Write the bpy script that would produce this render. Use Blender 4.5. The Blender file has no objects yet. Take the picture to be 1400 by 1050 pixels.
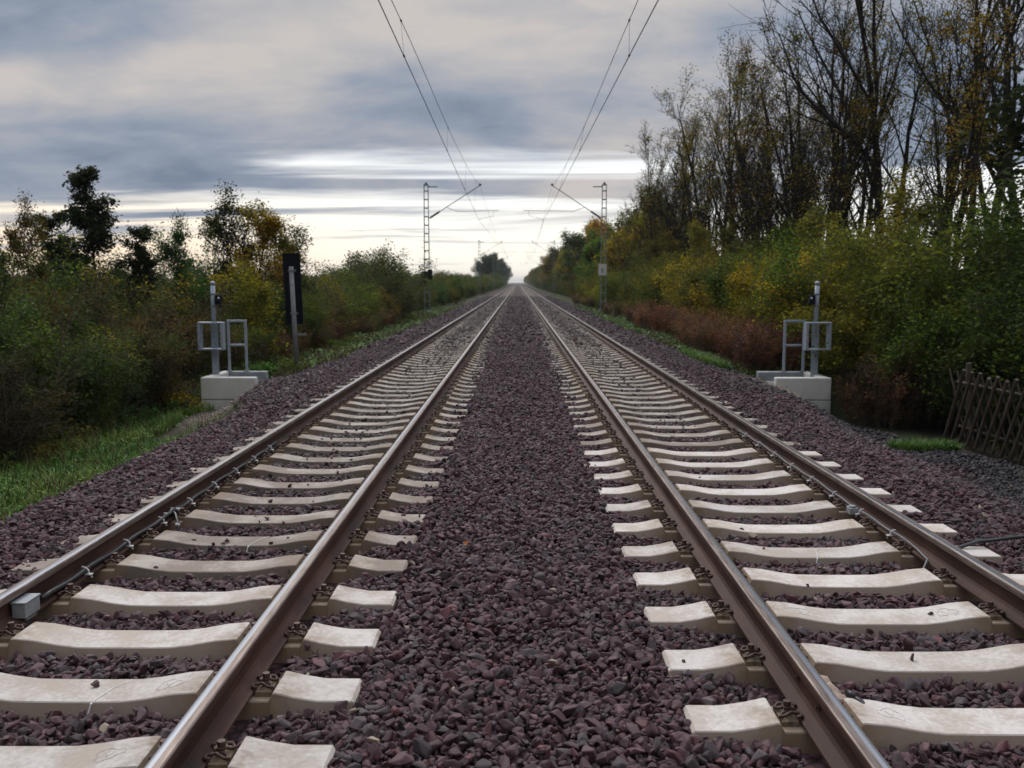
import bpy, bmesh, math, random
import numpy as np
from mathutils import Vector, Matrix, Euler

# ------------------------------------------------------------------ camera, sky, sun, exposure
S = bpy.context.scene
C = S.collection
R = math.radians
CAMZ = 1.87
cam_d = bpy.data.cameras.new('camera')
cam = bpy.data.objects.new('camera', cam_d)
C.objects.link(cam)
cam_d.sensor_width = 36.0
cam_d.lens = 31.4
cam_d.clip_start = 0.05
cam_d.clip_end = 9000
cam.location = (0, 0, CAMZ)
cam.rotation_euler = (R(90 - 6.49), 0, R(0.375))
cam_d.dof.use_dof = True
cam_d.dof.focus_distance = 5.6
cam_d.dof.aperture_fstop = 3.4
S.camera = cam

SUN_EL, SUN_AZ = 42.0, -16.0          # azimuth measured from straight ahead (+Y), negative = left
world = bpy.data.worlds.new('World')
S.world = world
world.use_nodes = True
wt = world.node_tree
wt.nodes.clear()


def N(tree, kind, **kw):
    n = tree.nodes.new(kind)
    for k, v in kw.items():
        setattr(n, k, v)
    return n


def mathn(tree, op, a, b=None, c=None, clamp=False):
    n = tree.nodes.new('ShaderNodeMath')
    n.operation = op
    n.use_clamp = clamp
    for i, v in enumerate((a, b, c)):
        if v is None:
            continue
        if isinstance(v, (int, float)):
            n.inputs[i].default_value = v
        else:
            tree.links.new(v, n.inputs[i])
    return n.outputs[0]


def mixc(tree, fac, a, b, mode='MIX'):
    n = tree.nodes.new('ShaderNodeMix')
    n.data_type = 'RGBA'
    n.blend_type = mode
    for sock, v in ((n.inputs[0], fac), (n.inputs[6], a), (n.inputs[7], b)):
        if isinstance(v, (int, float)):
            sock.default_value = v
        elif isinstance(v, (tuple, list)):
            sock.default_value = tuple(v) + ((1,) if len(v) == 3 else ())
        else:
            tree.links.new(v, sock)
    return n.outputs[2]


def smooth(tree, val, lo, hi, a=0.0, b=1.0):
    n = tree.nodes.new('ShaderNodeMapRange')
    n.interpolation_type = 'SMOOTHSTEP'
    for i, v in zip((1, 2, 3, 4), (lo, hi, a, b)):
        n.inputs[i].default_value = v
    tree.links.new(val, n.inputs[0])
    return n.outputs[0]


def build_sky():
    t = wt
    tc = N(t, 'ShaderNodeTexCoord')
    sep = N(t, 'ShaderNodeSeparateXYZ')
    t.links.new(tc.outputs['Generated'], sep.inputs[0])
    dx, dy, dz = sep.outputs
    zc = mathn(t, 'MAXIMUM', dz, 0.0)
    den = mathn(t, 'ADD', zc, 0.075)
    px = mathn(t, 'DIVIDE', dx, den)
    py = mathn(t, 'DIVIDE', dy, den)
    comb = N(t, 'ShaderNodeCombineXYZ')
    t.links.new(px, comb.inputs[0])
    t.links.new(py, comb.inputs[1])
    den2 = mathn(t, 'ADD', zc, 0.30)
    comb2 = N(t, 'ShaderNodeCombineXYZ')
    t.links.new(mathn(t, 'DIVIDE', dx, den2), comb2.inputs[0])
    t.links.new(mathn(t, 'MULTIPLY', mathn(t, 'DIVIDE', dy, den2), 1.9), comb2.inputs[1])

    def noise(scale, sx, sy, detail, rough, off, dist=0.0, comb=comb2):
        m = N(t, 'ShaderNodeMapping')
        m.inputs['Scale'].default_value = (sx, sy, 1)
        m.inputs['Location'].default_value = off
        t.links.new(comb.outputs[0], m.inputs[0])
        n = N(t, 'ShaderNodeTexNoise')
        n.inputs['Scale'].default_value = scale
        n.inputs['Detail'].default_value = detail
        n.inputs['Roughness'].default_value = rough
        n.inputs['Distortion'].default_value = dist
        t.links.new(m.outputs[0], n.inputs['Vector'])
        return n.outputs[0]
    big = noise(1.0, 1.15, 0.9, 4, 0.45, (5.4, 2.6, 0), 0.5)
    mid = noise(2.8, 1.1, 0.9, 7, 0.6, (7.7, 4.1, 0), 0.7)
    fine = noise(8.0, 1.1, 0.9, 6, 0.62, (1.2, 9.4, 0), 0.5)
    # body of the cloud deck: blue-grey with warmer, lighter patches
    tone = mathn(t, 'ADD', mathn(t, 'MULTIPLY', big, 0.70), mathn(t, 'ADD', mathn(t, 'MULTIPLY', mid, 0.21), mathn(t, 'MULTIPLY', fine, 0.09)))
    cr = N(t, 'ShaderNodeValToRGB')
    els = cr.color_ramp.elements
    els[0].position = 0.36
    els[0].color = (0.185, 0.235, 0.320, 1)
    els[1].position = 0.62
    els[1].color = (0.60, 0.56, 0.54, 1)
    e = els.new(0.46)
    e.color = (0.300, 0.345, 0.430, 1)
    e = els.new(0.535)
    e.color = (0.43, 0.440, 0.480, 1)
    t.links.new(tone, cr.inputs[0])
    cloud = cr.outputs[0]
    # clearer bright strips low down, more of them the closer to the horizon
    strip = noise(1.15, 0.24, 1.0, 5, 0.55, (0.4, 2.2, 0), 0.6, comb)
    strip = mathn(t, 'ADD', mathn(t, 'MULTIPLY', mathn(t, 'SUBTRACT', strip, 0.5), 1.5), 0.5)
    low = smooth(t, dz, 0.015, 0.165, 1.0, 0.0)
    az = mathn(t, 'MULTIPLY', dx, 0.24)
    thr = mathn(t, 'SUBTRACT', mathn(t, 'ADD', mathn(t, 'MULTIPLY', low, 0.52), az), 0.02)
    gap = mathn(t, 'ADD', strip, thr)
    gap = smooth(t, gap, 0.60, 0.88)
    gap = mathn(t, 'MULTIPLY', gap, smooth(t, dz, 0.15, 0.24, 1.0, 0.0))
    sky = N(t, 'ShaderNodeTexSky')
    sky.sky_type = 'NISHITA'
    sky.sun_disc = False
    sky.sun_elevation = R(SUN_EL)
    sky.sun_rotation = R(SUN_AZ)
    glow = smooth(t, dz, 0.0, 0.16, 0.0, 1.0)
    warm = mixc(t, glow, (0.98, 0.94, 0.86), (0.93, 0.95, 0.96))
    left = smooth(t, dx, -0.50, -0.05, 1.0, 0.0)
    warm = mixc(t, mathn(t, 'MULTIPLY', left, mathn(t, 'SUBTRACT', 1.0, glow)), warm, (1.0, 0.76, 0.52))
    nis = mixc(t, 1.0, sky.outputs[0], (0.10, 0.10, 0.10), 'MULTIPLY')
    warm = mixc(t, 0.15, warm, nis)
    warm = mixc(t, 1.0, warm, (1.17, 1.17, 1.17), 'MULTIPLY')
    col = mixc(t, gap, cloud, warm)
    # the sky overhead, out of view, is brightened to light the ground
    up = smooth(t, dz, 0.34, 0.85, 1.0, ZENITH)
    # brightest ahead, where the light breaks through; the unseen sky behind is dimmed to shade faces turned to the camera
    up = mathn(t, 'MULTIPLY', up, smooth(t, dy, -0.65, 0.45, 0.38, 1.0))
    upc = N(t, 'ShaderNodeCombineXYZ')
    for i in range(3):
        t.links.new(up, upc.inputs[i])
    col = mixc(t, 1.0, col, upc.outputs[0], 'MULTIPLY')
    bg = N(t, 'ShaderNodeBackground')
    t.links.new(col, bg.inputs[0])
    bg.inputs[1].default_value = 1.0
    out = N(t, 'ShaderNodeOutputWorld')
    t.links.new(bg.outputs[0], out.inputs[0])


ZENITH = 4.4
build_sky()
sun_d = bpy.data.lights.new('sun', 'SUN')
sun = bpy.data.objects.new('sun', sun_d)
C.objects.link(sun)
sun_d.energy = 1.5
sun_d.angle = R(16)
sun_d.color = (1.0, 0.93, 0.84)
_d = Vector((math.sin(R(SUN_AZ)) * math.cos(R(SUN_EL)), math.cos(R(SUN_AZ)) * math.cos(R(SUN_EL)), math.sin(R(SUN_EL))))
sun.rotation_euler = _d.to_track_quat('Z', 'Y').to_euler()
S.view_settings.view_transform = 'Standard'
S.view_settings.look = 'None'
S.view_settings.exposure = 0.0
S.view_settings.gamma = 1.0
S.render.engine = 'CYCLES'
S.cycles.max_bounces = 5
S.cycles.diffuse_bounces = 3
S.cycles.glossy_bounces = 3
S.cycles.transmission_bounces = 3
S.cycles.use_denoising = True
S.cycles.sample_clamp_indirect = 6

rng = np.random.default_rng(7)
random.seed(11)


# ------------------------------------------------------------------ helpers
class MB:
    def __init__(self):
        self.v, self.f, self.m = [], [], []

    def add(self, vs, fs, m=0):
        o = len(self.v)
        self.v.extend([tuple(p) for p in vs])
        self.f.extend([tuple(i + o for i in f) for f in fs])
        self.m.extend([m] * len(fs))

    def box(self, x0, x1, y0, y1, z0, z1, m=0, rot=None, org=(0, 0, 0)):
        vs = [(x, y, z) for z in (z0, z1) for y in (y0, y1) for x in (x0, x1)]
        if rot is not None:
            vs = [tuple(rot @ Vector(p) + Vector(org)) for p in vs]
        self.add(vs, [(0, 2, 3, 1), (4, 5, 7, 6), (0, 1, 5, 4), (2, 6, 7, 3), (0, 4, 6, 2), (1, 3, 7, 5)], m)

    def tube(self, pts, rad, n=6, m=0, cap=True):
        pts = [Vector(p) for p in pts]
        if isinstance(rad, (int, float)):
            rad = [rad] * len(pts)
        o = len(self.v)
        up = Vector((0.13, 0.21, 0.97))
        for i, p in enumerate(pts):
            a = pts[max(i - 1, 0)]
            b = pts[min(i + 1, len(pts) - 1)]
            d = (b - a)
            if d.length < 1e-9:
                d = Vector((0, 0, 1))
            d.normalize()
            s = d.cross(up)
            if s.length < 0.05:
                s = d.cross(Vector((1, 0, 0)))
            s.normalize()
            u = s.cross(d)
            for k in range(n):
                an = 2 * math.pi * k / n
                self.v.append(tuple(p + (s * math.cos(an) + u * math.sin(an)) * rad[i]))
        for i in range(len(pts) - 1):
            for k in range(n):
                k2 = (k + 1) % n
                self.f.append((o + i * n + k, o + i * n + k2, o + (i + 1) * n + k2, o + (i + 1) * n + k))
                self.m.append(m)
        if cap:
            self.f.append(tuple(o + k for k in range(n - 1, -1, -1)))
            self.f.append(tuple(o + (len(pts) - 1) * n + k for k in range(n)))
            self.m += [m, m]

    def mesh(self, name, mats, smooth_=False):
        me = bpy.data.meshes.new(name)
        me.from_pydata(self.v, [], self.f)
        for mt in mats:
            me.materials.append(mt)
        if len(mats) > 1:
            me.polygons.foreach_set('material_index', self.m)
        if smooth_:
            me.polygons.foreach_set('use_smooth', [True] * len(me.polygons))
        me.update()
        return me

    def build(self, name, mats, parent=None, smooth_=False, bevel=0, fixn=False):
        if not isinstance(mats, (list, tuple)):
            mats = [mats]
        me = self.mesh(name, mats, smooth_)
        o = bpy.data.objects.new(name, me)
        C.objects.link(o)
        if parent is not None:
            o.parent = parent
        if bevel:
            b = o.modifiers.new('bevel', 'BEVEL')
            b.width = bevel
            b.segments = 2
            b.limit_method = 'ANGLE'
            b.angle_limit = R(35)
        return o


def tag(o, label=None, cat=None, group=None, kind=None):
    if label:
        o['label'] = label
    if cat:
        o['category'] = cat
    if group:
        o['group'] = group
    if kind:
        o['kind'] = kind
    return o


def empty(name, loc, rz=0.0):
    o = bpy.data.objects.new(name, None)
    o.empty_display_size = 0.2
    C.objects.link(o)
    o.location = loc
    o.rotation_euler = (0, 0, rz)
    return o


def copy_tree(o, parent=None):
    c = o.copy()
    C.objects.link(c)
    if parent is not None:
        c.parent = parent
    for ch in [x for x in o.children]:
        copy_tree(ch, c)
    return c


def ordinal(n):
    w = ['first', 'second', 'third', 'fourth', 'fifth', 'sixth', 'seventh', 'eighth', 'ninth', 'tenth', 'eleventh', 'twelfth']
    if n <= 12:
        return w[n - 1]
    return str(n) + {1: 'st', 2: 'nd', 3: 'rd'}.get(n % 10 if n % 100 // 10 != 1 else 0, 'th')


# ------------------------------------------------------------------ materials
def new_mat(name):
    m = bpy.data.materials.new(name)
    m.use_nodes = True
    t = m.node_tree
    b = t.nodes['Principled BSDF']
    return m, t, b


def noise_tex(t, scale, detail=4, rough=0.55, coord='Object', sc=(1, 1, 1), dist=0.0):
    tc = N(t, 'ShaderNodeTexCoord')
    mp = N(t, 'ShaderNodeMapping')
    mp.inputs['Scale'].default_value = sc
    t.links.new(tc.outputs[coord], mp.inputs[0])
    n = N(t, 'ShaderNodeTexNoise')
    n.inputs['Scale'].default_value = scale
    n.inputs['Detail'].default_value = detail
    n.inputs['Roughness'].default_value = rough
    n.inputs['Distortion'].default_value = dist
    t.links.new(mp.outputs[0], n.inputs['Vector'])
    return n.outputs[0]


def world_noise(t, scale, detail=4, rough=0.55, sc=(1, 1, 1)):
    g = N(t, 'ShaderNodeNewGeometry')
    mp = N(t, 'ShaderNodeMapping')
    mp.inputs['Scale'].default_value = sc
    t.links.new(g.outputs['Position'], mp.inputs[0])
    n = N(t, 'ShaderNodeTexNoise')
    n.inputs['Scale'].default_value = scale
    n.inputs['Detail'].default_value = detail
    n.inputs['Roughness'].default_value = rough
    t.links.new(mp.outputs[0], n.inputs['Vector'])
    return n.outputs[0]


def ramp(t, fac, stops):
    cr = N(t, 'ShaderNodeValToRGB')
    els = cr.color_ramp.elements
    els[0].position, els[0].color = stops[0][0], tuple(stops[0][1]) + (1,)
    els[1].position, els[1].color = stops[-1][0], tuple(stops[-1][1]) + (1,)
    for p, c in stops[1:-1]:
        e = els.new(p)
        e.color = tuple(c) + (1,)
    t.links.new(fac, cr.inputs[0])
    return cr.outputs[0]


def bump(t, b, h, strength, dist=0.01):
    n = N(t, 'ShaderNodeBump')
    n.inputs['Strength'].default_value = strength
    n.inputs['Distance'].default_value = dist
    t.links.new(h, n.inputs['Height'])
    t.links.new(n.outputs[0], b.inputs['Normal'])


def mat_noise(name, stops, scale, rough=0.8, bs=0.3, bd=0.005, metal=0.0, detail=5, bscale=None, world_co=False, sc=(1, 1, 1), spec=None):
    m, t, b = new_mat(name)
    f = world_noise(t, scale, detail, sc=sc) if world_co else noise_tex(t, scale, detail, sc=sc)
    t.links.new(ramp(t, f, stops), b.inputs['Base Color'])
    b.inputs['Roughness'].default_value = rough
    b.inputs['Metallic'].default_value = metal
    if spec is not None:
        b.inputs['Specular IOR Level'].default_value = spec
    if bs:
        h = noise_tex(t, bscale or scale * 4, 4)
        bump(t, b, h, bs, bd)
    return m


def concrete_mat(name, top, side, stain, stain_amt):
    """sleeper concrete: pale top, browner sides, blotches that differ from sleeper to sleeper"""
    m, t, b = new_mat(name)
    g = N(t, 'ShaderNodeNewGeometry')
    sp = N(t, 'ShaderNodeSeparateXYZ')
    t.links.new(g.outputs['Position'], sp.inputs[0])
    tc = N(t, 'ShaderNodeTexCoord')
    so = N(t, 'ShaderNodeSeparateXYZ')
    t.links.new(tc.outputs['Object'], so.inputs[0])
    big = world_noise(t, 3.1, 5, 0.6)
    fine = world_noise(t, 38, 5, 0.65)
    sn = N(t, 'ShaderNodeSeparateXYZ')
    t.links.new(g.outputs['True Normal'], sn.inputs[0])
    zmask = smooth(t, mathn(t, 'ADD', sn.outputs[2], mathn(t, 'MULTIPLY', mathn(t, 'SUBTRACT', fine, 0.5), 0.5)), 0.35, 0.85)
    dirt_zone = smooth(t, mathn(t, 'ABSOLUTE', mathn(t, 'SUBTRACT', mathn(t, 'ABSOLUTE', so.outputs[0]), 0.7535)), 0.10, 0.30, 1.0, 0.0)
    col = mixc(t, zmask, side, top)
    st = smooth(t, mathn(t, 'ADD', big, mathn(t, 'MULTIPLY', fine, 0.35)), 0.62 - 0.12 * stain_amt, 0.90 - 0.15 * stain_amt)
    col = mixc(t, mathn(t, 'MULTIPLY', st, stain_amt), col, stain)
    col = mixc(t, mathn(t, 'MULTIPLY', dirt_zone, mathn(t, 'MULTIPLY', mathn(t, 'SUBTRACT', 1.0, zmask), 0.6)), col, (0.25, 0.16, 0.07))
    seat = smooth(t, mathn(t, 'ABSOLUTE', mathn(t, 'SUBTRACT', mathn(t, 'ABSOLUTE', so.outputs[0]), 0.7535)), 0.145, 0.172, 1.0, 0.0)
    col = mixc(t, mathn(t, 'MULTIPLY', seat, 0.75), col, (0.22, 0.15, 0.09))
    col = mixc(t, smooth(t, fine, 0.35, 0.75, 0.0, 0.22), col, (0.30, 0.28, 0.26))
    near_rail = smooth(t, mathn(t, 'ABSOLUTE', mathn(t, 'SUBTRACT', mathn(t, 'ABSOLUTE', so.outputs[0]), 0.7535)), 0.17, 0.34, 1.0, 0.0)
    rustn = world_noise(t, 11, 5, 0.65)
    col = mixc(t, mathn(t, 'MULTIPLY', near_rail, smooth(t, rustn, 0.40, 0.66, 0.08, 0.75)), col, (0.27, 0.19, 0.125))
    col = mixc(t, smooth(t, world_noise(t, 120, 3, 0.6), 0.62, 0.72, 0.0, 0.35), col, (0.16, 0.12, 0.10))
    oi = N(t, 'ShaderNodeObjectInfo')
    vr = mathn(t, 'ADD', mathn(t, 'MULTIPLY', oi.outputs['Random'], 0.22), 0.86)
    vc = N(t, 'ShaderNodeCombineXYZ')
    for i in range(3):
        t.links.new(vr, vc.inputs[i])
    col = mixc(t, 1.0, col, vc.outputs[0], 'MULTIPLY')
    t.links.new(col, b.inputs['Base Color'])
    b.inputs['Roughness'].default_value = 0.9
    b.inputs['Specular IOR Level'].default_value = 0.25
    bump(t, b, fine, 0.35, 0.004)
    return m


M = {}
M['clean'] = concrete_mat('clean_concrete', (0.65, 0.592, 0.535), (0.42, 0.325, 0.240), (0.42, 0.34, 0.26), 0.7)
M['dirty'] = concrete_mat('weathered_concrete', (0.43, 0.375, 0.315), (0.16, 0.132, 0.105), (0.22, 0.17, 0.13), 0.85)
M['seat'] = mat_noise('rail_pad', [(0.3, (0.10, 0.08, 0.06)), (0.7, (0.22, 0.17, 0.10))], 20, 0.8)


def rail_mats():
    # rust brown sides with grease streaks
    m, t, b = new_mat('rail_rust')
    f = world_noise(t, 5.0, 6, 0.6, sc=(1, 0.35, 1))
    f2 = world_noise(t, 90, 5, 0.6)
    c = ramp(t, f, [(0.25, (0.024, 0.012, 0.009)), (0.5, (0.062, 0.029, 0.019)), (0.75, (0.125, 0.060, 0.036))])
    c = mixc(t, smooth(t, f2, 0.4, 0.75, 0, 0.5), c, (0.06, 0.035, 0.025))
    g = N(t, 'ShaderNodeNewGeometry')
    sp = N(t, 'ShaderNodeSeparateXYZ')
    t.links.new(g.outputs['Position'], sp.inputs[0])
    t.links.new(c, b.inputs['Base Color'])
    b.inputs['Roughness'].default_value = 0.7
    b.inputs['Specular IOR Level'].default_value = 0.3
    bump(t, b, f2, 0.3, 0.002)
    m1 = m
    # polished running surface
    m, t, b = new_mat('rail_polished')
    f = world_noise(t, 14.0, 6, 0.6, sc=(3, 0.06, 1))
    c = ramp(t, f, [(0.2, (0.48, 0.49, 0.52)), (0.8, (0.80, 0.82, 0.86))])
    t.links.new(c, b.inputs['Base Color'])
    b.inputs['Metallic'].default_value = 1.0
    r = ramp(t, f, [(0.2, (0.28,) * 3), (0.8, (0.15,) * 3)])
    t.links.new(r, b.inputs['Roughness'])
    m2 = m
    # band between polish and rust
    m, t, b = new_mat('rail_worn_edge')
    f = world_noise(t, 30.0, 6, 0.6, sc=(2, 0.15, 1))
    c = ramp(t, f, [(0.3, (0.07, 0.045, 0.035)), (0.7, (0.24, 0.19, 0.16))])
    t.links.new(c, b.inputs['Base Color'])
    b.inputs['Metallic'].default_value = 0.4
    b.inputs['Roughness'].default_value = 0.5
    return m1, m2, m


M['rust'], M['polish'], M['worn'] = rail_mats()
M['clip'] = mat_noise('rusty_spring_steel', [(0.3, (0.035, 0.022, 0.018)), (0.7, (0.13, 0.07, 0.045))], 60, 0.6, 0.3, 0.002, 0.3)
M['guide'] = mat_noise('dusty_guide_plate', [(0.3, (0.09, 0.065, 0.045)), (0.7, (0.30, 0.22, 0.13))], 25, 0.75)
M['cable'] = mat_noise('black_cable', [(0.3, (0.012, 0.012, 0.013)), (0.7, (0.035, 0.034, 0.034))], 40, 0.42, 0.1)
M['whiteclip'] = mat_noise('pale_clip_steel', [(0.3, (0.50, 0.49, 0.47)), (0.7, (0.72, 0.70, 0.68))], 60, 0.45, 0.1)
M['greybox'] = mat_noise('grey_paint', [(0.3, (0.22, 0.24, 0.25)), (0.7, (0.33, 0.35, 0.36))], 12, 0.55, 0.15)
M['galv'] = mat_noise('galvanised_steel', [(0.25, (0.25, 0.29, 0.33)), (0.75, (0.42, 0.47, 0.53))], 14, 0.5, 0.1, 0.002, 0.25)
M['galvdark'] = mat_noise('dull_galvanised', [(0.25, (0.13, 0.13, 0.135)), (0.75, (0.24, 0.24, 0.25))], 14, 0.6, 0.1)
M['white'] = mat_noise('white_paint', [(0.3, (0.62, 0.62, 0.60)), (0.7, (0.75, 0.75, 0.73))], 12, 0.5, 0.1)
M['blackpaint'] = mat_noise('black_panel', [(0.3, (0.006, 0.007, 0.011)), (0.7, (0.012, 0.013, 0.020))], 9, 0.7, 0.1, spec=0.12)
M['mastgreen'] = mat_noise('mast_paint', [(0.3, (0.12, 0.17, 0.165)), (0.7, (0.22, 0.28, 0.27))], 3, 0.6, 0.2)
M['wire'] = mat_noise('weathered_copper', [(0.3, (0.03, 0.03, 0.03)), (0.7, (0.07, 0.065, 0.06))], 3, 0.5, 0)
M['porcelain'] = mat_noise('brown_porcelain', [(0.3, (0.03, 0.03, 0.03)), (0.7, (0.07, 0.06, 0.055))], 8, 0.3, 0)
M['mark'] = mat_noise('grime_line', [(0.4, (0.30, 0.26, 0.22)), (0.6, (0.58, 0.53, 0.48))], 30, 0.9, 0)
M['whitestrap'] = mat_noise('white_strap', [(0.3, (0.75, 0.75, 0.74)), (0.7, (0.85, 0.85, 0.84))], 30, 0.6, 0)


def block_mat():
    m, t, b = new_mat('cast_concrete')
    f = noise_tex(t, 2.2, 6, 0.6)
    f2 = noise_tex(t, 45, 5, 0.6)
    c = ramp(t, f, [(0.3, (0.50, 0.485, 0.44)), (0.5, (0.62, 0.60, 0.55)), (0.75, (0.70, 0.68, 0.63))])
    streak = noise_tex(t, 7, 4, 0.5, sc=(1, 1, 0.12))
    c = mixc(t, smooth(t, streak, 0.55, 0.8, 0, 0.28), c, (0.30, 0.29, 0.26))
    tc = N(t, 'ShaderNodeTexCoord')
    so = N(t, 'ShaderNodeSeparateXYZ')
    t.links.new(tc.outputs['Object'], so.inputs[0])
    foot = smooth(t, mathn(t, 'ADD', so.outputs[2], mathn(t, 'MULTIPLY', f, 0.3)), -0.72, -0.40, 0.5, 0.0)
    c = mixc(t, foot, c, (0.30, 0.26, 0.19))
    t.links.new(c, b.inputs['Base Color'])
    b.inputs['Roughness'].default_value = 0.9
    bump(t, b, f2, 0.35, 0.004)
    return m


M['block'] = block_mat()
M['slab'] = mat_noise('grey_slab_concrete', [(0.3, (0.20, 0.215, 0.22)), (0.7, (0.36, 0.375, 0.375))], 5, 0.85, 0.3, 0.004)
M['oldwood'] = mat_noise('weathered_wood', [(0.25, (0.045, 0.031, 0.022)), (0.55, (0.10, 0.072, 0.051)), (0.8, (0.21, 0.165, 0.125))], 9, 0.85, 0.5, 0.004, sc=(1, 1, 0.2))


def stone_mat(name, instancer):
    m, t, b = new_mat(name)
    a = N(t, 'ShaderNodeAttribute')
    a.attribute_type = 'INSTANCER' if instancer else 'GEOMETRY'
    a.attribute_name = 'col'
    f = noise_tex(t, 22 if instancer else 8, 4, 0.6)
    c = mixc(t, smooth(t, f, 0.3, 0.7, 0.0, 0.5), a.outputs['Color'], (0.5, 0.5, 0.5), 'MULTIPLY')
    t.links.new(c, b.inputs['Base Color'])
    b.inputs['Roughness'].default_value = 0.72
    b.inputs['Specular IOR Level'].default_value = 0.4
    bump(t, b, f, 0.4, 0.004)
    return m


M['stone'] = stone_mat('ballast_stone_rock', True)


def bark_mat(name, stops):
    m, t, b = new_mat(name)
    f = noise_tex(t, 6, 5, 0.6, sc=(1, 1, 0.25))
    t.links.new(ramp(t, f, stops), b.inputs['Base Color'])
    b.inputs['Roughness'].default_value = 0.9
    b.inputs['Specular IOR Level'].default_value = 0.15
    return m


M['bark'] = bark_mat('dark_bark', [(0.3, (0.012, 0.010, 0.008)), (0.7, (0.036, 0.028, 0.021))])
M['barkgrey'] = bark_mat('grey_stem_bark', [(0.3, (0.06, 0.048, 0.034)), (0.7, (0.17, 0.14, 0.10))])


def leaf_mat(name, trans=0.35):
    """leaf colour comes from the plant's own object colour, varied leaf by leaf and clump by clump"""
    m, t, b = new_mat(name)
    oi = N(t, 'ShaderNodeObjectInfo')
    g = N(t, 'ShaderNodeNewGeometry')
    clump = world_noise(t, 1.1, 3, 0.5)
    r = g.outputs['Random Per Island']
    dark = mixc(t, 1.0, oi.outputs['Color'], (0.50, 0.58, 0.55), 'MULTIPLY')
    lite = mixc(t, 1.0, oi.outputs['Color'], (3.0, 2.6, 1.5), 'MULTIPLY')
    c = mixc(t, mathn(t, 'POWER', r, 2.2), dark, lite)
    yel = mixc(t, 1.0, oi.outputs['Color'], (2.1, 1.35, 0.7), 'MULTIPLY')
    c = mixc(t, smooth(t, clump, 0.48, 0.66, 0.0, 0.6), c, yel)
    dk = mixc(t, 1.0, oi.outputs['Color'], (0.5, 0.62, 0.7), 'MULTIPLY')
    c = mixc(t, smooth(t, clump, 0.34, 0.48, 0.7, 0.0), c, dk)
    t.links.new(c, b.inputs['Base Color'])
    b.inputs['Roughness'].default_value = 0.75
    b.inputs['Specular IOR Level'].default_value = 0.08
    tr = N(t, 'ShaderNodeBsdfTranslucent')
    t.links.new(c, tr.inputs[0])
    mx = N(t, 'ShaderNodeMixShader')
    mx.inputs[0].default_value = trans
    t.links.new(b.outputs[0], mx.inputs[1])
    t.links.new(tr.outputs[0], mx.inputs[2])
    t.links.new(mx.outputs[0], t.nodes['Material Output'].inputs[0])
    return m


M['leaf'] = leaf_mat('foliage_leaf')


def blade_mat(name, stops):
    m, t, b = new_mat(name)
    oi = N(t, 'ShaderNodeObjectInfo')
    w = world_noise(t, 0.8, 3, 0.5)
    g = N(t, 'ShaderNodeNewGeometry')
    f = mathn(t, 'ADD', mathn(t, 'MULTIPLY', w, 0.6), mathn(t, 'ADD', mathn(t, 'MULTIPLY', oi.outputs['Random'], 0.2), mathn(t, 'MULTIPLY', g.outputs['Random Per Island'], 0.2)))
    t.links.new(ramp(t, f, stops), b.inputs['Base Color'])
    b.inputs['Roughness'].default_value = 0.6
    b.inputs['Specular IOR Level'].default_value = 0.25
    return m


M['grass'] = blade_mat('grass_blade', [(0.3, (0.042, 0.115, 0.014)), (0.5, (0.085, 0.19, 0.022)), (0.7, (0.19, 0.24, 0.035))])
M['drygrass'] = blade_mat('dry_weed_blade', [(0.3, (0.05, 0.07, 0.02)), (0.5, (0.12, 0.105, 0.04)), (0.7, (0.16, 0.11, 0.055))])
M['redweed'] = blade_mat('dead_red_weed', [(0.3, (0.045, 0.018, 0.014)), (0.5, (0.095, 0.042, 0.030)), (0.7, (0.15, 0.085, 0.055))])


# ------------------------------------------------------------------ the lie of the land
TC = 2.02            # centre of each track
GA = 0.7535          # rail offset from the track centre
RAILX = [-TC - GA, -TC + GA, TC - GA, TC + GA]
L0, R0, SP = 3.31, 3.655, 0.6


def sstep(a, b, x):
    t = np.clip((x - a) / (b - a), 0, 1)
    return t * t * (3 - 2 * t)


def vnoise(x, y, s, seed=0):
    """cheap smooth noise"""
    x = np.asarray(x, float) * s
    y = np.asarray(y, float) * s
    return (np.sin(x * 1.3 + seed + 1.7 * np.sin(y * 0.9 + seed * 2)) + np.sin(y * 1.7 - seed + 1.3 * np.sin(x * 1.1 + seed)) + np.sin((x + y) * 2.3 + seed * 3)) / 3


def zground(x, y):
    x = np.asarray(x, float)
    y = np.asarray(y, float)
    ax = np.abs(x)
    # near the camera the banks fall away, past the concrete blocks the verge is level with the track shoulder
    near = 1 - sstep(17.2, 19.0, y)
    sh = np.where(x < 0, 0.80, 0.58) * sstep(12.8, 17.0, y)
    axs = ax - sh
    # left
    zl_n = -0.05 - 0.58 * sstep(3.95, 5.05, axs) - 0.25 * sstep(5.5, 9, ax)
    zl_f = -0.05 - 0.18 * sstep(4.0, 5.4, ax) - 0.35 * sstep(5.6, 9.5, ax)
    zr_n = -0.05 - 0.26 * sstep(3.9, 5.1, axs) - 0.50 * sstep(4.5, 5.7, axs) - 0.1 * sstep(6.4, 9, ax)
    zr_f = -0.05 - 0.12 * sstep(4.0, 5.2, ax) - 0.35 * sstep(5.8, 9.5, ax)
    zl = zl_n * near + zl_f * (1 - near)
    zr = zr_n * near + zr_f * (1 - near)
    z = np.where(x < 0, zl, zr)
    z = z - 0.5 * sstep(10, 18, ax)
    z = z + 0.05 * vnoise(x, y, 0.9) * sstep(4.4, 6, ax)
    return z


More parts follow.
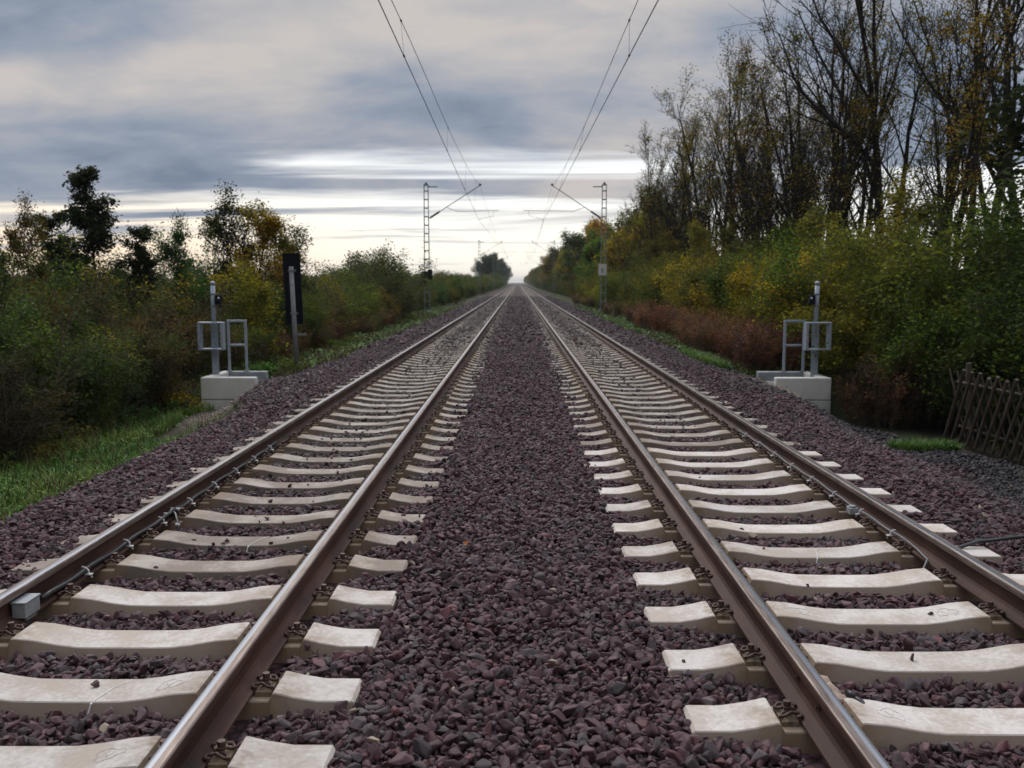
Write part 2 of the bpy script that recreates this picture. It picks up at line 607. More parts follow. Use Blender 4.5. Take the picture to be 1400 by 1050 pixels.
def zballast(x, y):
    """top of the stone bed (for stones and the sheet below them)"""
    x = np.asarray(x, float)
    y = np.asarray(y, float)
    ax = np.abs(x)
    dx = np.abs(ax - TC)
    clean = np.where(x < 0, 1 - sstep(5.3, 5.8, y), 1 - sstep(9.9, 10.4, y))
    crib = -0.036 * clean - 0.024 * (1 - clean)
    crib = crib + 0.036 * sstep(0.90, 1.25, dx)
    mid = 0.005 + 0.012 * vnoise(x, y, 1.7, 2)
    inner = sstep(1.27, 1.42, dx)       # 0 between/at the sleepers, 1 outside the sleeper ends
    z = crib * (1 - inner) + mid * inner
    sh = np.where(x < 0, 0.75, 0.5) * sstep(12.8, 17.0, y) * (1 - sstep(17.2, 19, y))
    edge_l, edge_r = 3.75 + sh, 3.95 + sh
    g = zground(x, y)
    out = sstep(0, 1, (ax - np.where(x < 0, edge_l, edge_r)) / 0.5)
    z = z * (1 - out) + (g + 0.03) * out
    z = z + 0.008 * vnoise(x, y, 4.1, 5)
    return z


def ballast_edge(x, y):
    """outer limit of the stones"""
    y = np.asarray(y, float)
    wob = 0.12 * vnoise(y, y * 0.3, 1.3, 4)
    le = 4.55 + wob + 0.35 * sstep(13, 17, y) * (1 - sstep(17.2, 18.5, y))
    re = np.where(y < 13, 7.3, np.where(y < 17.3, 7.3 - (y - 13) * 0.38, 5.3)) + wob
    re = np.where(y > 17.5, np.where(y > 24, 4.5, 4.85), re) + np.where(y > 17.5, wob, 0)
    le = np.where((y > 18) & (y < 22), 4.9, le)
    return np.where(np.asarray(x) < 0, le, re)


def grid_mesh(name, xs, ys, zf, mats, colf=None):
    X, Y = np.meshgrid(xs, ys)
    Z = zf(X, Y)
    v = np.stack([X.ravel(), Y.ravel(), Z.ravel()], 1)
    nx, ny = len(xs), len(ys)
    i = np.arange(nx * ny).reshape(ny, nx)
    f = np.stack([i[:-1, :-1].ravel(), i[:-1, 1:].ravel(), i[1:, 1:].ravel(), i[1:, :-1].ravel()], 1)
    me = bpy.data.meshes.new(name)
    me.from_pydata(v.tolist(), [], f.tolist())
    for m in mats:
        me.materials.append(m)
    me.polygons.foreach_set('use_smooth', [True] * len(me.polygons))
    if colf is not None:
        c = colf(v[:, 0], v[:, 1])
        a = me.color_attributes.new('col', 'FLOAT_COLOR', 'POINT')
        a.data.foreach_set('color', np.concatenate([c, np.ones((len(c), 1))], 1).astype(np.float32).ravel())
    o = bpy.data.objects.new(name, me)
    C.objects.link(o)
    return o


def ground_mat():
    m, t, b = new_mat('ground_soil')
    a = N(t, 'ShaderNodeAttribute')
    a.attribute_name = 'col'
    f = world_noise(t, 2.3, 6, 0.65)
    f2 = world_noise(t, 34, 5, 0.65)
    c = mixc(t, smooth(t, f, 0.35, 0.65, 0, 0.6), a.outputs['Color'], (0.55, 0.6, 0.55), 'MULTIPLY')
    c = mixc(t, smooth(t, f2, 0.35, 0.7, 0, 0.7), c, (0.45, 0.45, 0.45), 'MULTIPLY')
    t.links.new(c, b.inputs['Base Color'])
    b.inputs['Roughness'].default_value = 0.95
    b.inputs['Specular IOR Level'].default_value = 0.1
    bump(t, b, f2, 0.8, 0.03)
    return m


def sandmask(x, y):
    # pale gravel fans in front of the two concrete blocks
    l = np.exp(-(((x + 5.45) / 0.62) ** 2 + ((y - 16.3) / 1.0) ** 2) ** 2)
    r = np.exp(-(((x - 5.0) / 0.42) ** 2 + ((y - 16.7) / 0.9) ** 2) ** 2)
    return np.clip(np.maximum(l, r) * 1.3, 0, 1)


def ground_col(x, y):
    n = len(x)
    soil = np.array([0.075, 0.062, 0.045])
    green = np.array([0.055, 0.085, 0.028])
    field = np.array([0.09, 0.095, 0.045])
    sand = np.array([0.36, 0.30, 0.235])
    g = sstep(-0.2, 0.6, vnoise(x, y, 0.7, 3))[:, None]
    c = soil * (1 - g) + green * g
    far = sstep(16, 30, np.abs(x))[:, None]
    c = c * (1 - far) + field * far
    s = sandmask(x, y)[:, None]
    return c * (1 - s) + sand * s


xs = np.concatenate([[-2500, -900, -350, -150, -80, -50, -36], np.arange(-28, -12, 1.5), np.arange(-12, -3, 0.2), np.arange(-3, 3.01, 1.0), np.arange(3.2, 12, 0.2), np.arange(12, 28, 1.5), [36, 50, 80, 150, 350, 900, 2500]])
ys = np.concatenate([[-60, -20, -8], np.arange(-3, 30, 0.25), np.arange(30, 80, 1.5), np.arange(80, 300, 10), [320, 400, 550, 800, 1200, 2000, 3500, 6000]])


def zg_sheet(X, Y):
    z = zground(X, Y)
    return np.where(np.abs(X) < 3.3, -0.35, z)


M['ground'] = ground_mat()
ground = grid_mesh('ground', xs, ys, zg_sheet, [M['ground']], ground_col)
tag(ground, kind='structure')


def ballast_col(x, y):
    x = np.asarray(x, float)
    y = np.asarray(y, float)
    ax = np.abs(x)
    dx = np.abs(ax - TC)
    purple = np.array([0.092, 0.048, 0.052])
    grey = np.array([0.046, 0.042, 0.044])
    brown = np.array([0.105, 0.082, 0.070])
    brown = brown[None, :] * (1 + 0.6 * sstep(14, 35, y))[:, None]
    dirty = np.where(x < 0, sstep(6.0, 12, y), sstep(9.5, 16, y)) * (1 - sstep(0.9, 1.35, dx))
    dirty = dirty[:, None]
    mid = (sstep(14, 40, y) * 0.25)[:, None]
    c = purple * (1 - dirty) + brown * dirty
    c = c * (1 - mid) + np.array([0.080, 0.056, 0.056]) * mid
    gr = (sstep(3.7, 4.8, ax) * np.where(x > 0, sstep(0.0, 0.5, vnoise(x, y, 0.6, 8) + 0.4 + 0.3 * (ax - 4.6)), 0.25) * 0.9)[:, None]
    c = c * (1 - gr) + grey * gr
    s = (sandmask(x, y) * 0.95)[:, None]
    return c * (1 - s) + np.array([0.34, 0.285, 0.22]) * s


def bed_mat():
    m, t, b = new_mat('ballast_bed_rock')
    a = N(t, 'ShaderNodeAttribute')
    a.attribute_name = 'col'
    g = N(t, 'ShaderNodeNewGeometry')
    vo = N(t, 'ShaderNodeTexVoronoi')
    vo.inputs['Scale'].default_value = 21
    t.links.new(g.outputs['Position'], vo.inputs['Vector'])
    dist = vo.outputs['Distance']
    sp = N(t, 'ShaderNodeSeparateColor')
    t.links.new(vo.outputs['Color'], sp.inputs[0])
    vr = mathn(t, 'ADD', mathn(t, 'MULTIPLY', sp.outputs[0], 0.9), 0.5)
    vc = N(t, 'ShaderNodeCombineXYZ')
    for i in range(3):
        t.links.new(vr, vc.inputs[i])
    c = mixc(t, 1.0, a.outputs['Color'], vc.outputs[0], 'MULTIPLY')
    c = mixc(t, smooth(t, dist, 0.35, 0.75, 0, 0.8), c, (0.02, 0.016, 0.018))  # shade in the gaps between stones, painted as near-black colour
    t.links.new(c, b.inputs['Base Color'])
    b.inputs['Roughness'].default_value = 0.9
    b.inputs['Specular IOR Level'].default_value = 0.2
    inv = mathn(t, 'SUBTRACT', 1.0, dist)
    bump(t, b, inv, 0.9, 0.03)
    return m


M['bed'] = bed_mat()
bx = np.concatenate([np.arange(-7.2, -0.01, 0.1), np.arange(0, 7.3, 0.1)])
by = np.concatenate([np.arange(-2, 26, 0.2), np.arange(26, 80, 2), np.arange(80, 300, 12), [310, 420, 600, 900, 1400, 2200]])


def zbed(X, Y):
    z = zballast(X, Y) - 0.035
    out = np.abs(X) - ballast_edge(X, Y)
    z = z - sstep(-0.05, 0.5, out) * 0.35
    z = z + np.where(Y > 70, 0.03, 0)
    return z


bed = grid_mesh('ballast_bed', bx, by, zbed, [M['bed']], ballast_col)
tag(bed, kind='structure')


# ------------------------------------------------------------------ instancing for what nobody could count
def protos(name, meshes):
    col = bpy.data.collections.new(name)
    for i, me in enumerate(meshes):
        o = bpy.data.objects.new('%s_%02d' % (name, i), me)
        col.objects.link(o)
    return col


def scatter(name, pts, rot, scl, idx, col, protocol, label, cat=None):
    me = bpy.data.meshes.new(name)
    me.vertices.add(len(pts))
    me.vertices.foreach_set('co', np.asarray(pts, np.float32).ravel())
    a = me.attributes.new('rot', 'FLOAT_VECTOR', 'POINT')
    a.data.foreach_set('vector', np.asarray(rot, np.float32).ravel())
    a = me.attributes.new('scl', 'FLOAT', 'POINT')
    a.data.foreach_set('value', np.asarray(scl, np.float32))
    a = me.attributes.new('idx', 'INT', 'POINT')
    a.data.foreach_set('value', np.asarray(idx, np.int32))
    if col is not None:
        a = me.attributes.new('col', 'FLOAT_COLOR', 'POINT')
        a.data.foreach_set('color', np.concatenate([col, np.ones((len(col), 1))], 1).astype(np.float32).ravel())
    me.update()
    o = bpy.data.objects.new(name, me)
    C.objects.link(o)
    ng = bpy.data.node_groups.new(name + '_nodes', 'GeometryNodeTree')
    ng.interface.new_socket('Geometry', in_out='INPUT', socket_type='NodeSocketGeometry')
    ng.interface.new_socket('Geometry', in_out='OUTPUT', socket_type='NodeSocketGeometry')
    gi = ng.nodes.new('NodeGroupInput')
    go = ng.nodes.new('NodeGroupOutput')
    ci = ng.nodes.new('GeometryNodeCollectionInfo')
    ci.inputs[0].default_value = protocol
    ci.inputs[1].default_value = True
    ci.inputs[2].default_value = True
    iop = ng.nodes.new('GeometryNodeInstanceOnPoints')
    iop.inputs['Pick Instance'].default_value = True

    def attr(n, ty):
        q = ng.nodes.new('GeometryNodeInputNamedAttribute')
        q.data_type = ty
        q.inputs[0].default_value = n
        return q.outputs[0]
    e2r = ng.nodes.new('FunctionNodeEulerToRotation')
    ng.links.new(attr('rot', 'FLOAT_VECTOR'), e2r.inputs[0])
    ng.links.new(gi.outputs[0], iop.inputs['Points'])
    ng.links.new(ci.outputs[0], iop.inputs['Instance'])
    ng.links.new(attr('idx', 'INT'), iop.inputs['Instance Index'])
    ng.links.new(e2r.outputs[0], iop.inputs['Rotation'])
    ng.links.new(attr('scl', 'FLOAT'), iop.inputs['Scale'])
    ng.links.new(iop.outputs[0], go.inputs[0])
    md = o.modifiers.new('scatter', 'NODES')
    md.node_group = ng
    tag(o, label, cat, kind='stuff')
    return o


def stone_meshes(n):
    out = []
    for k in range(n):
        bm = bmesh.new()
        r = np.random.default_rng(100 + k)
        p = r.normal(size=(13 + k % 5, 3))
        p /= np.linalg.norm(p, axis=1)[:, None]
        p *= r.uniform(0.82, 1.12, (len(p), 1))
        p *= np.array([r.uniform(0.9, 1.35), r.uniform(0.7, 0.95), r.uniform(0.42, 0.72)]) * 0.5
        for q in p:
            bm.verts.new(q)
        bmesh.ops.convex_hull(bm, input=bm.verts)
        for v in [v for v in bm.verts if not v.link_faces]:
            bm.verts.remove(v)
        bmesh.ops.dissolve_limit(bm, angle_limit=R(14), verts=bm.verts, edges=bm.edges)
        bmesh.ops.bevel(bm, geom=list(bm.edges), offset=0.035, segments=1, affect='EDGES')
        me = bpy.data.meshes.new('stone_shape')
        bm.to_mesh(me)
        bm.free()
        me.materials.append(M['stone'])
        out.append(me)
    return out


def jitter_grid(x0, x1, y0, y1, s):
    X, Y = np.meshgrid(np.arange(x0, x1, s), np.arange(y0, y1, s))
    p = np.stack([X.ravel(), Y.ravel()], 1)
    return p + rng.uniform(-0.55 * s, 0.55 * s, p.shape)


def make_ballast():
    P, SZ = [], []
    for (y0, y1, s, size) in ((2.0, 12, 0.029, 0.0415), (12, 26, 0.046, 0.052), (26, 60, 0.085, 0.080), (60, 120, 0.16, 0.13)):
        p = jitter_grid(-7.4, 7.4, y0, y1, s)
        k = np.abs(p[:, 0]) < 0.62 * p[:, 1] + 1.3
        p = p[k]
        P.append(p)
        SZ.append(np.full(len(p), size) * np.exp(rng.normal(0, 0.34, len(p))))
    p = np.concatenate(P)
    sz = np.concatenate(SZ)
    sz = np.clip(sz, 0.018, np.where(p[:, 1] < 26, 0.075, 0.17))
    x, y = p[:, 0], p[:, 1]
    ax = np.abs(x)
    e = ballast_edge(x, y)
    snd = sandmask(x, y) > 0.3
    keep = (ax < e + rng.exponential(0.06, len(x))) | snd
    sz = np.where(snd, sz * 0.5, sz)
    # off the sleepers and the rail feet
    dxs = np.abs(ax - TC)
    y0 = np.where(x < 0, L0, R0)
    ph = np.abs(((y - y0) / SP + 0.5) % 1.0 - 0.5) * SP
    lim = np.where((ax > TC) & (y > np.where(x < 0, 5.6, 9.9)), 1.20 + rng.normal(0, 0.05, len(x)), 1.30)
    on_sl = (dxs < lim) & (ph < 0.135 + sz * 0.25) & (y < 110)
    stray = rng.random(len(x)) < np.where((x < 0) & (y > 6), 0.035, np.where(y > 11, 0.035, 0.004)) + 0.45 * sstep(16, 40, y)
    keep &= ~on_sl | (stray & ((sz < 0.04) | (y > 16)))
    rf = np.abs(dxs - GA)
    keep &= rf > 0.085 + sz * 0.4
    x, y, sz, on_sl, rf = x[keep], y[keep], sz[keep], on_sl[keep], rf[keep]
    z = zballast(x, y) + rng.uniform(-0.75, 0.35, len(x)) * sz * 0.8
    z = np.where(on_sl, 0.012 + sz * 0.12, z)
    z = np.where((rf < 0.2) & ~on_sl, np.minimum(z, -0.05), z)
    n = len(x)
    rot = np.stack([rng.normal(0, 0.62, n), rng.normal(0, 0.62, n), rng.uniform(0, 6.28, n)], 1)
    col = ballast_col(x, y)
    hue = rng.random(n)
    col = col * np.exp(rng.normal(0, 0.22, n))[:, None]
    red = (hue < 0.09)[:, None]
    col = np.where(red, col * np.array([1.22, 0.90, 0.88]), col)
    gry = ((hue > 0.12) & (hue < 0.34))[:, None]
    col = np.where(gry, col * 0.45 + 0.55 * col.mean(1, keepdims=True) * np.array([1.02, 0.98, 0.98]), col)
    tan = (hue > 0.9955)[:, None]
    col = np.where(tan, np.array([0.34, 0.27, 0.20]) * rng.uniform(0.7, 1.2, (n, 1)), col)
    pts = np.stack([x, y, z], 1)
    print('ballast stones', n)
    scatter('ballast_stones', pts, rot, sz * 1.25, rng.integers(0, 12, n), col, protos('stone_shape', stone_meshes(12)),
            'crushed purple-brown stones of the railway ballast')


make_ballast()


def tuft_mesh(seed, n, h, spread, w, mat, lean=0.5):
    r = np.random.default_rng(seed)
    mb = MB()
    for i in range(n):
        a = r.uniform(0, 6.28)
        d = r.uniform(0, spread)
        base = Vector((math.cos(a) * d, math.sin(a) * d, -0.02))
        a2 = r.uniform(0, 6.28)
        hh = h * r.uniform(0.5, 1.1)
        le = lean * r.uniform(0.1, 1.0) * hh
        side = Vector((-math.sin(a2), math.cos(a2), 0)) * w * 0.5
        dirv = Vector((math.cos(a2), math.sin(a2), 0))
        m1 = base + dirv * le * 0.35 + Vector((0, 0, hh * 0.6))
        t = base + dirv * le + Vector((0, 0, hh * r.uniform(0.75, 1.0)))
        mb.add([base - side, base + side, m1 + side * 0.8, m1 - side * 0.8, t], [(0, 1, 2, 3), (3, 2, 4)])
    return mb.mesh('tuft', [mat])


def herb_mesh(seed, n, h, spread, w, mat):
    """low broad-leaved ground plants"""
    r = np.random.default_rng(seed)
    mb = MB()
    for i in range(n):
        c = Vector((r.normal(0, spread), r.normal(0, spread), r.uniform(0.0, h)))
        leaf_quad(mb, c, w * r.uniform(0.6, 1.3), r)
    return mb.mesh('herb', [mat])


def leaf_quad(mb, c, s, r):
    a = r.uniform(0, 6.28)
    tl = r.normal(0, 0.7)
    d = Vector((math.cos(a), math.sin(a), math.sin(tl) * 0.9)).normalized()
    u = Vector((r.normal(0, 0.6), r.normal(0, 0.6), 1)).normalized()
    sd = d.cross(u)
    if sd.length < 0.1:
        sd = Vector((1, 0, 0))
    sd.normalize()
    mb.add([c, c + d * s * 0.5 + sd * s * 0.32, c + d * s, c + d * s * 0.5 - sd * s * 0.32], [(0, 1, 2, 3)])


def scatter_patch(name, p, z_off, scl0, npro, protocol, label):
    n = len(p)
    z = zground(p[:, 0], p[:, 1]) + z_off
    rot = np.stack([rng.normal(0, 0.12, n), rng.normal(0, 0.12, n), rng.uniform(0, 6.28, n)], 1)
    scatter(name, np.stack([p[:, 0], p[:, 1], z], 1), rot, scl0 * rng.uniform(0.6, 1.3, n), rng.integers(0, npro, n), None, protocol, label)


def make_grass():
    gp = protos('grass_shape', [tuft_mesh(20 + i, 22, 0.22, 0.07, 0.008, M['grass'], 0.8) for i in range(5)] + [herb_mesh(40 + i, 12, 0.12, 0.06, 0.045, M['grass']) for i in range(2)] + [tuft_mesh(46, 9, 0.34, 0.08, 0.007, M['drygrass'], 0.5)])
    # left bank
    p = jitter_grid(-12, -4.3, 5, 17.6, 0.085)
    d = 0.5 + 0.6 * vnoise(p[:, 0], p[:, 1], 1.4, 6)
    ok = (-p[:, 0] > ballast_edge(p[:, 0], p[:, 1]) - 0.05) & (rng.random(len(p)) < np.clip(d + 0.25, 0.1, 1)) & (sandmask(p[:, 0], p[:, 1]) < 0.25) & ~((p[:, 0] > -5.95) & (p[:, 1] > 13.5))
    p = p[ok]
    q2 = jitter_grid(-6.2, -3.9, 5, 14, 0.11)
    e2 = ballast_edge(q2[:, 0], q2[:, 1])
    q2 = q2[(np.abs(-q2[:, 0] - e2) < 0.22) & (rng.random(len(q2)) < 0.35)]
    p = np.concatenate([p, q2])
    scatter_patch('bank_grass', p, 0.0, 1.0, 8, gp, 'green grass and low herbs on the bank')
    # verge beyond the blocks, both sides
    q = []
    for sgn in (-1, 1):
        a = jitter_grid(4.2, 7.5, 18.2, 75, 0.15)
        a[:, 0] *= sgn
        e = ballast_edge(a[:, 0], a[:, 1])
        a = a[(np.abs(a[:, 0]) > e + 0.0) & (rng.random(len(a)) < 0.8) & ~((np.abs(a[:, 0]) < 6.4) & (a[:, 1] < 19.3))]
        q.append(a)
    q = np.concatenate(q)
    dp = protos('verge_shape', [tuft_mesh(60 + i, 14, 0.20, 0.08, 0.012, M['drygrass']) for i in range(5)] + [herb_mesh(70 + i, 18, 0.14, 0.08, 0.06, M['grass']) for i in range(3)])
    scatter_patch('verge_grass', q, 0.0, 1.1, 8, dp, 'rough yellowish grass along the trackside verge')
    # vivid green patches on the right-hand verge, and scraps by the fence
    a = []
    for (cx, cy, rx, ry, n) in ((4.75, 22.8, 0.30, 2.6, 1100), (4.85, 43, 0.45, 8, 1500), (6.55, 14.2, 0.55, 0.22, 260), (7.0, 11.1, 0.45, 0.7, 260), (6.9, 9.9, 0.25, 0.6, 120)):
        t = rng.uniform(0, 6.28, n)
        rr = np.sqrt(rng.random(n))
        a.append(np.stack([cx + rx * rr * np.cos(t), cy + ry * rr * np.sin(t)], 1))
    a = np.concatenate(a)
    scatter_patch('green_grass_patches', a, 0.0, 0.95, 6, gp, 'small bright green grass patches beside the right track')


make_grass()


# ------------------------------------------------------------------ sleepers
def sleeper_mesh(mat, seed=0):
    half = [(1.29, 0.000), (1.275, 0.014), (1.12, 0.014), (1.02, 0.030), (0.935, 0.050), (0.925, 0.048), (0.905, 0.010), (0.60, 0.010), (0.583, 0.048), (0.572, 0.051),
            (0.47, 0.042), (0.34, 0.018), (0.24, 0.006), (0.10, 0.004)]
    sec = [(-x, z) for x, z in half] + [(x, z) for x, z in reversed(half)]
    mb = MB()
    prof_n = 8
    for i, (x, z) in enumerate(sec):
        wt_, wb = 0.118, 0.150
        if i in (0, len(sec) - 1):
            wt_, wb = 0.110, 0.146
        c = 0.005
        pr = [(-wb, -0.19), (-wb + 0.004, -0.12), (-wt_, z - c), (-wt_ + c, z), (wt_ - c, z), (wt_, z - c), (wb - 0.004, -0.12), (wb, -0.19)]
        for (y, zz) in pr:
            mb.v.append((x, y, zz))
    for i in range(len(sec) - 1):
        for k in range(prof_n):
            k2 = (k + 1) % prof_n
            a = i * prof_n
            b = (i + 1) * prof_n
            mb.f.append((a + k, b + k, b + k2, a + k2))
            mb.m.append(0)
    mb.f.append(tuple(range(prof_n)))
    mb.f.append(tuple((len(sec) - 1) * prof_n + k for k in range(prof_n - 1, -1, -1)))
    mb.m += [0, 0]
    return mb.mesh('sleeper_body', [mat])


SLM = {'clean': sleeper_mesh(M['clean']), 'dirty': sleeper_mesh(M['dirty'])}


def clip_meshes():
    """bent tension clamp with its screw, modelled on the +x side of a rail whose centre is x=0 (foot edge at 0.075)"""
    mb = MB()
    # W shaped rod: two loops bearing on the foot, middle loop held by the screw
    pts = []
    for s in (-1, 1):
        pass
    w = [(-0.068, 0.088), (-0.060, 0.066), (-0.044, 0.060), (-0.034, 0.072), (-0.040, 0.105), (-0.056, 0.135), (-0.044, 0.152), (-0.024, 0.140), (-0.016, 0.112),
         (-0.014, 0.090), (0.0, 0.083), (0.014, 0.090), (0.016, 0.112), (0.024, 0.140), (0.044, 0.152), (0.056, 0.135), (0.040, 0.105), (0.034, 0.072), (0.044, 0.060), (0.060, 0.066), (0.068, 0.088)]
    hz = [0.052, 0.050, 0.048, 0.052, 0.060, 0.052, 0.040, 0.046, 0.056, 0.060, 0.060, 0.060, 0.056, 0.046, 0.040, 0.052, 0.060, 0.052, 0.048, 0.050, 0.052]
    mb.tube([(x, y, z) for (y, x), z in zip(w, hz)], 0.0075, 6)
    # angled guide plate under it
    mb2 = MB()
    mb2.box(0.079, 0.150, -0.070, 0.070, 0.0105, 0.032)
    # screw
    mb3 = MB()
    mb3.tube([(0.112, 0, 0.02), (0.112, 0, 0.068)], 0.012, 8)
    mb3.tube([(0.112, 0, 0.064), (0.112, 0, 0.070)], 0.024, 10)
    mb3.tube([(0.112, 0, 0.070), (0.112, 0, 0.092)], 0.017, 6)
    return mb.mesh('tension_clamp', [M['clip']], True), mb2.mesh('guide_plate', [M['guide']]), mb3.mesh('sleeper_screw', [M['clip']])


CLM, GPM, SCM = clip_meshes()


def strap(root, x):
    mb = MB()
    mb.tube([(x + 0.09, 0.10, 0.007), (x + 0.04, 0.02, 0.008), (x + 0.01, -0.10, 0.007), (x, -0.122, -0.004), (x - 0.008, -0.133, -0.045), (x - 0.004, -0.140, -0.085)], [0.0012, 0.0015, 0.002, 0.005, 0.005, 0.004], 5)
    o = mb.build('white_drip', M['whitestrap'], root)
    return o


def cast_mark(root, x, seed):
    r = np.random.default_rng(seed)
    mb = MB()
    n = 13
    pts = []
    for k in range(n + 1):
        a = 2 * math.pi * (k % n) / n
        rr = 1 + 0.22 * math.sin(3 * a + seed) + 0.12 * math.sin(5 * a)
        xx = x + 0.055 * rr * math.cos(a)
        zz = zs_top(xx)
        pts.append((xx, 0.0 + 0.045 * rr * math.sin(a), zz + 0.0006))
    mb.tube(pts, 0.0012, 4)
    mb.tube([(x - 0.02, 0.02, zs_top(x - 0.02) + 0.0006), (x + 0.0, -0.02, zs_top(x) + 0.0006), (x + 0.02, 0.015, zs_top(x + 0.02) + 0.0006)], 0.0012, 4)
    return mb.build('casting_mark', M['mark'], root)


def zs_top(x):
    xs_ = [0, 0.10, 0.24, 0.34, 0.47, 0.572]
    zs_ = [0.004, 0.004, 0.006, 0.018, 0.042, 0.051]
    return float(np.interp(abs(x), xs_, zs_))


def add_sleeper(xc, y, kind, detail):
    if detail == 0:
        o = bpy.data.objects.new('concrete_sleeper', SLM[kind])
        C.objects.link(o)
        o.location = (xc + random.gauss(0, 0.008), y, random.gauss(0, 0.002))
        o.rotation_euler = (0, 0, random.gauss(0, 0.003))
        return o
    root = empty('concrete_sleeper', (xc + random.gauss(0, 0.004), y + random.gauss(0, 0.006), 0), random.gauss(0, 0.004))
    b = bpy.data.objects.new('concrete_body', SLM[kind])
    C.objects.link(b)
    b.parent = root
    for rx in (-GA, GA):
        for sd in (1, -1):
            c = bpy.data.objects.new('tension_clamp', CLM)
            C.objects.link(c)
            c.parent = root
            c.location = (rx, 0, 0)
            c.rotation_euler = (0, 0, 0 if sd > 0 else math.pi)
            if detail > 1:
                for nm, me in (('guide_plate', GPM), ('sleeper_screw', SCM)):
                    g = bpy.data.objects.new(nm, me)
                    C.objects.link(g)
                    g.parent = c
    return root


for side, xc, y0 in (('left', -TC, L0 - SP), ('right', TC, R0 - SP)):
    nclean = 5 if side == 'left' else 12
    for k in range(146):
        y = y0 + SP * k
        kind = 'clean' if k < nclean else 'dirty'
        o = add_sleeper(xc, y, kind, 2 if k < 20 else (1 if k < 55 else 0))
        word = 'clean pale' if kind == 'clean' else 'brown weathered'
        if k < 30:
            if k == 0:
                lab = '%s concrete sleeper of the %s track, nearest of all, at the bottom edge' % (word, side)
            else:
                lab = '%s concrete sleeper of the %s track, %s counted from the bottom edge' % (word, side, ordinal(k + 1))
            tag(o, lab, 'railway sleeper', 'sleepers of the %s track' % side)
        elif k < 60:
            tag(o, 'brown weathered sleeper of the %s track, some twenty to forty metres off' % side, 'railway sleeper', 'mid-distance sleepers of the %s track' % side)
        else:
            tag(o, 'thin brown sleeper far down the %s track where they run together' % side, 'railway sleeper', 'far sleepers of the %s track' % side)
        if side == 'left':
            if k == 2:
                strap(o, 0.11)
            if k == 6:
                strap(o, 0.10)
            if k in (1, 2):
                cast_mark(o, 0.42, k)
        else:
            if k == 5:
                strap(o, 0.02)
            if k in (1, 3):
                cast_mark(o, 0.40, k)
                cast_mark(o, -0.42, k + 9)
# the rest of the sleepers, beyond where they can be told apart
mb = MB()
for xc, y0 in ((-TC, L0 - SP), (TC, R0 - SP)):
    for k in range(146, 700):
        y = y0 + SP * k
        mb.box(xc - 1.29, xc + 1.29, y - 0.12, y + 0.12, -0.1, 0.012)
tag(mb.build('distant_sleepers', M['dirty']), 'sleepers running together towards the vanishing point', kind='stuff')

# ------------------------------------------------------------------ rails
RH = 0.20


def rail_profile():
    h = [(0.0, 0.0), (0.075, 0.0), (0.075, 0.011), (0.050, 0.018), (0.022, 0.030), (0.0105, 0.045), (0.0085, 0.075), (0.0095, 0.110), (0.018, 0.122), (0.0350, 0.132), (0.0362, 0.150), (0.0355, 0.160), (0.0325, 0.1665), (0.026, 0.1702), (0.0175, 0.1712), (0.0, 0.172)]
    right = h
    left = [(-x, z) for x, z in reversed(h[1:-1])]
    return right + left


RP = rail_profile()


def make_rail(x, label, run_in, flip):
    mb = MB()
    ys_ = [-3] + list(np.arange(0, 40, 1.0)) + list(np.arange(40, 200, 10)) + [200, 300, 450, 700, 1100, 1700]
    n = len(RP)
    inner = -1 if x in (RAILX[1], RAILX[3]) else 1      # gauge side
    for y in ys_:
        for (px, pz) in RP:
            mb.v.append((px, y, pz))
    for i in range(len(ys_) - 1):
        for k in range(n):
            k2 = (k + 1) % n
            mb.f.append((i * n + k, i * n + k2, (i + 1) * n + k2, (i + 1) * n + k))
            zz = (RP[k][1] + RP[k2][1]) / 2
            xx = (RP[k][0] + RP[k2][0]) / 2
            if zz > 0.1705 and xx * inner > -0.001:
                mt = 1
            elif zz > 0.13:
                mt = 2 if (zz > 0.165 or xx * inner > 0) else 0
            else:
                mt = 0
            mb.m.append(mt)
    mb.f.append(tuple(range(n)))
    mb.m.append(0)
    o = mb.build('steel_rail', [M['rust'], M['polish'], M['worn']])
    bm = bmesh.new()
    bm.from_mesh(o.data)
    bmesh.ops.recalc_face_normals(bm, faces=bm.faces)
    bm.to_mesh(o.data)
    bm.free()
    o.location = (x, 0, RH - 0.172)
    tag(o, label, 'rail', 'steel rails of the two tracks')
    return o


rails = [make_rail(RAILX[0], 'outer rail of the left track with a black cable along its web', 0, 0),
         make_rail(RAILX[1], 'inner rail of the left track, bright on top and rusty below', 0, 0),
         make_rail(RAILX[2], 'inner rail of the right track with two small studs in its web', 0, 0),
         make_rail(RAILX[3], 'outer rail of the right track with a thin grey cable on its inner side', 0, 0)]
for yy in (3.55, 3.83):
    mb = MB()
    mb.tube([(-0.008, yy, 0.085), (-0.016, yy, 0.085)], 0.015, 10)
    mb.tube([(-0.016, yy, 0.085), (-0.026, yy, 0.085)], 0.008, 8)
    mb.build('web_stud', M['clip'], rails[2])
# pads under the rail feet
for x in RAILX:
    pass


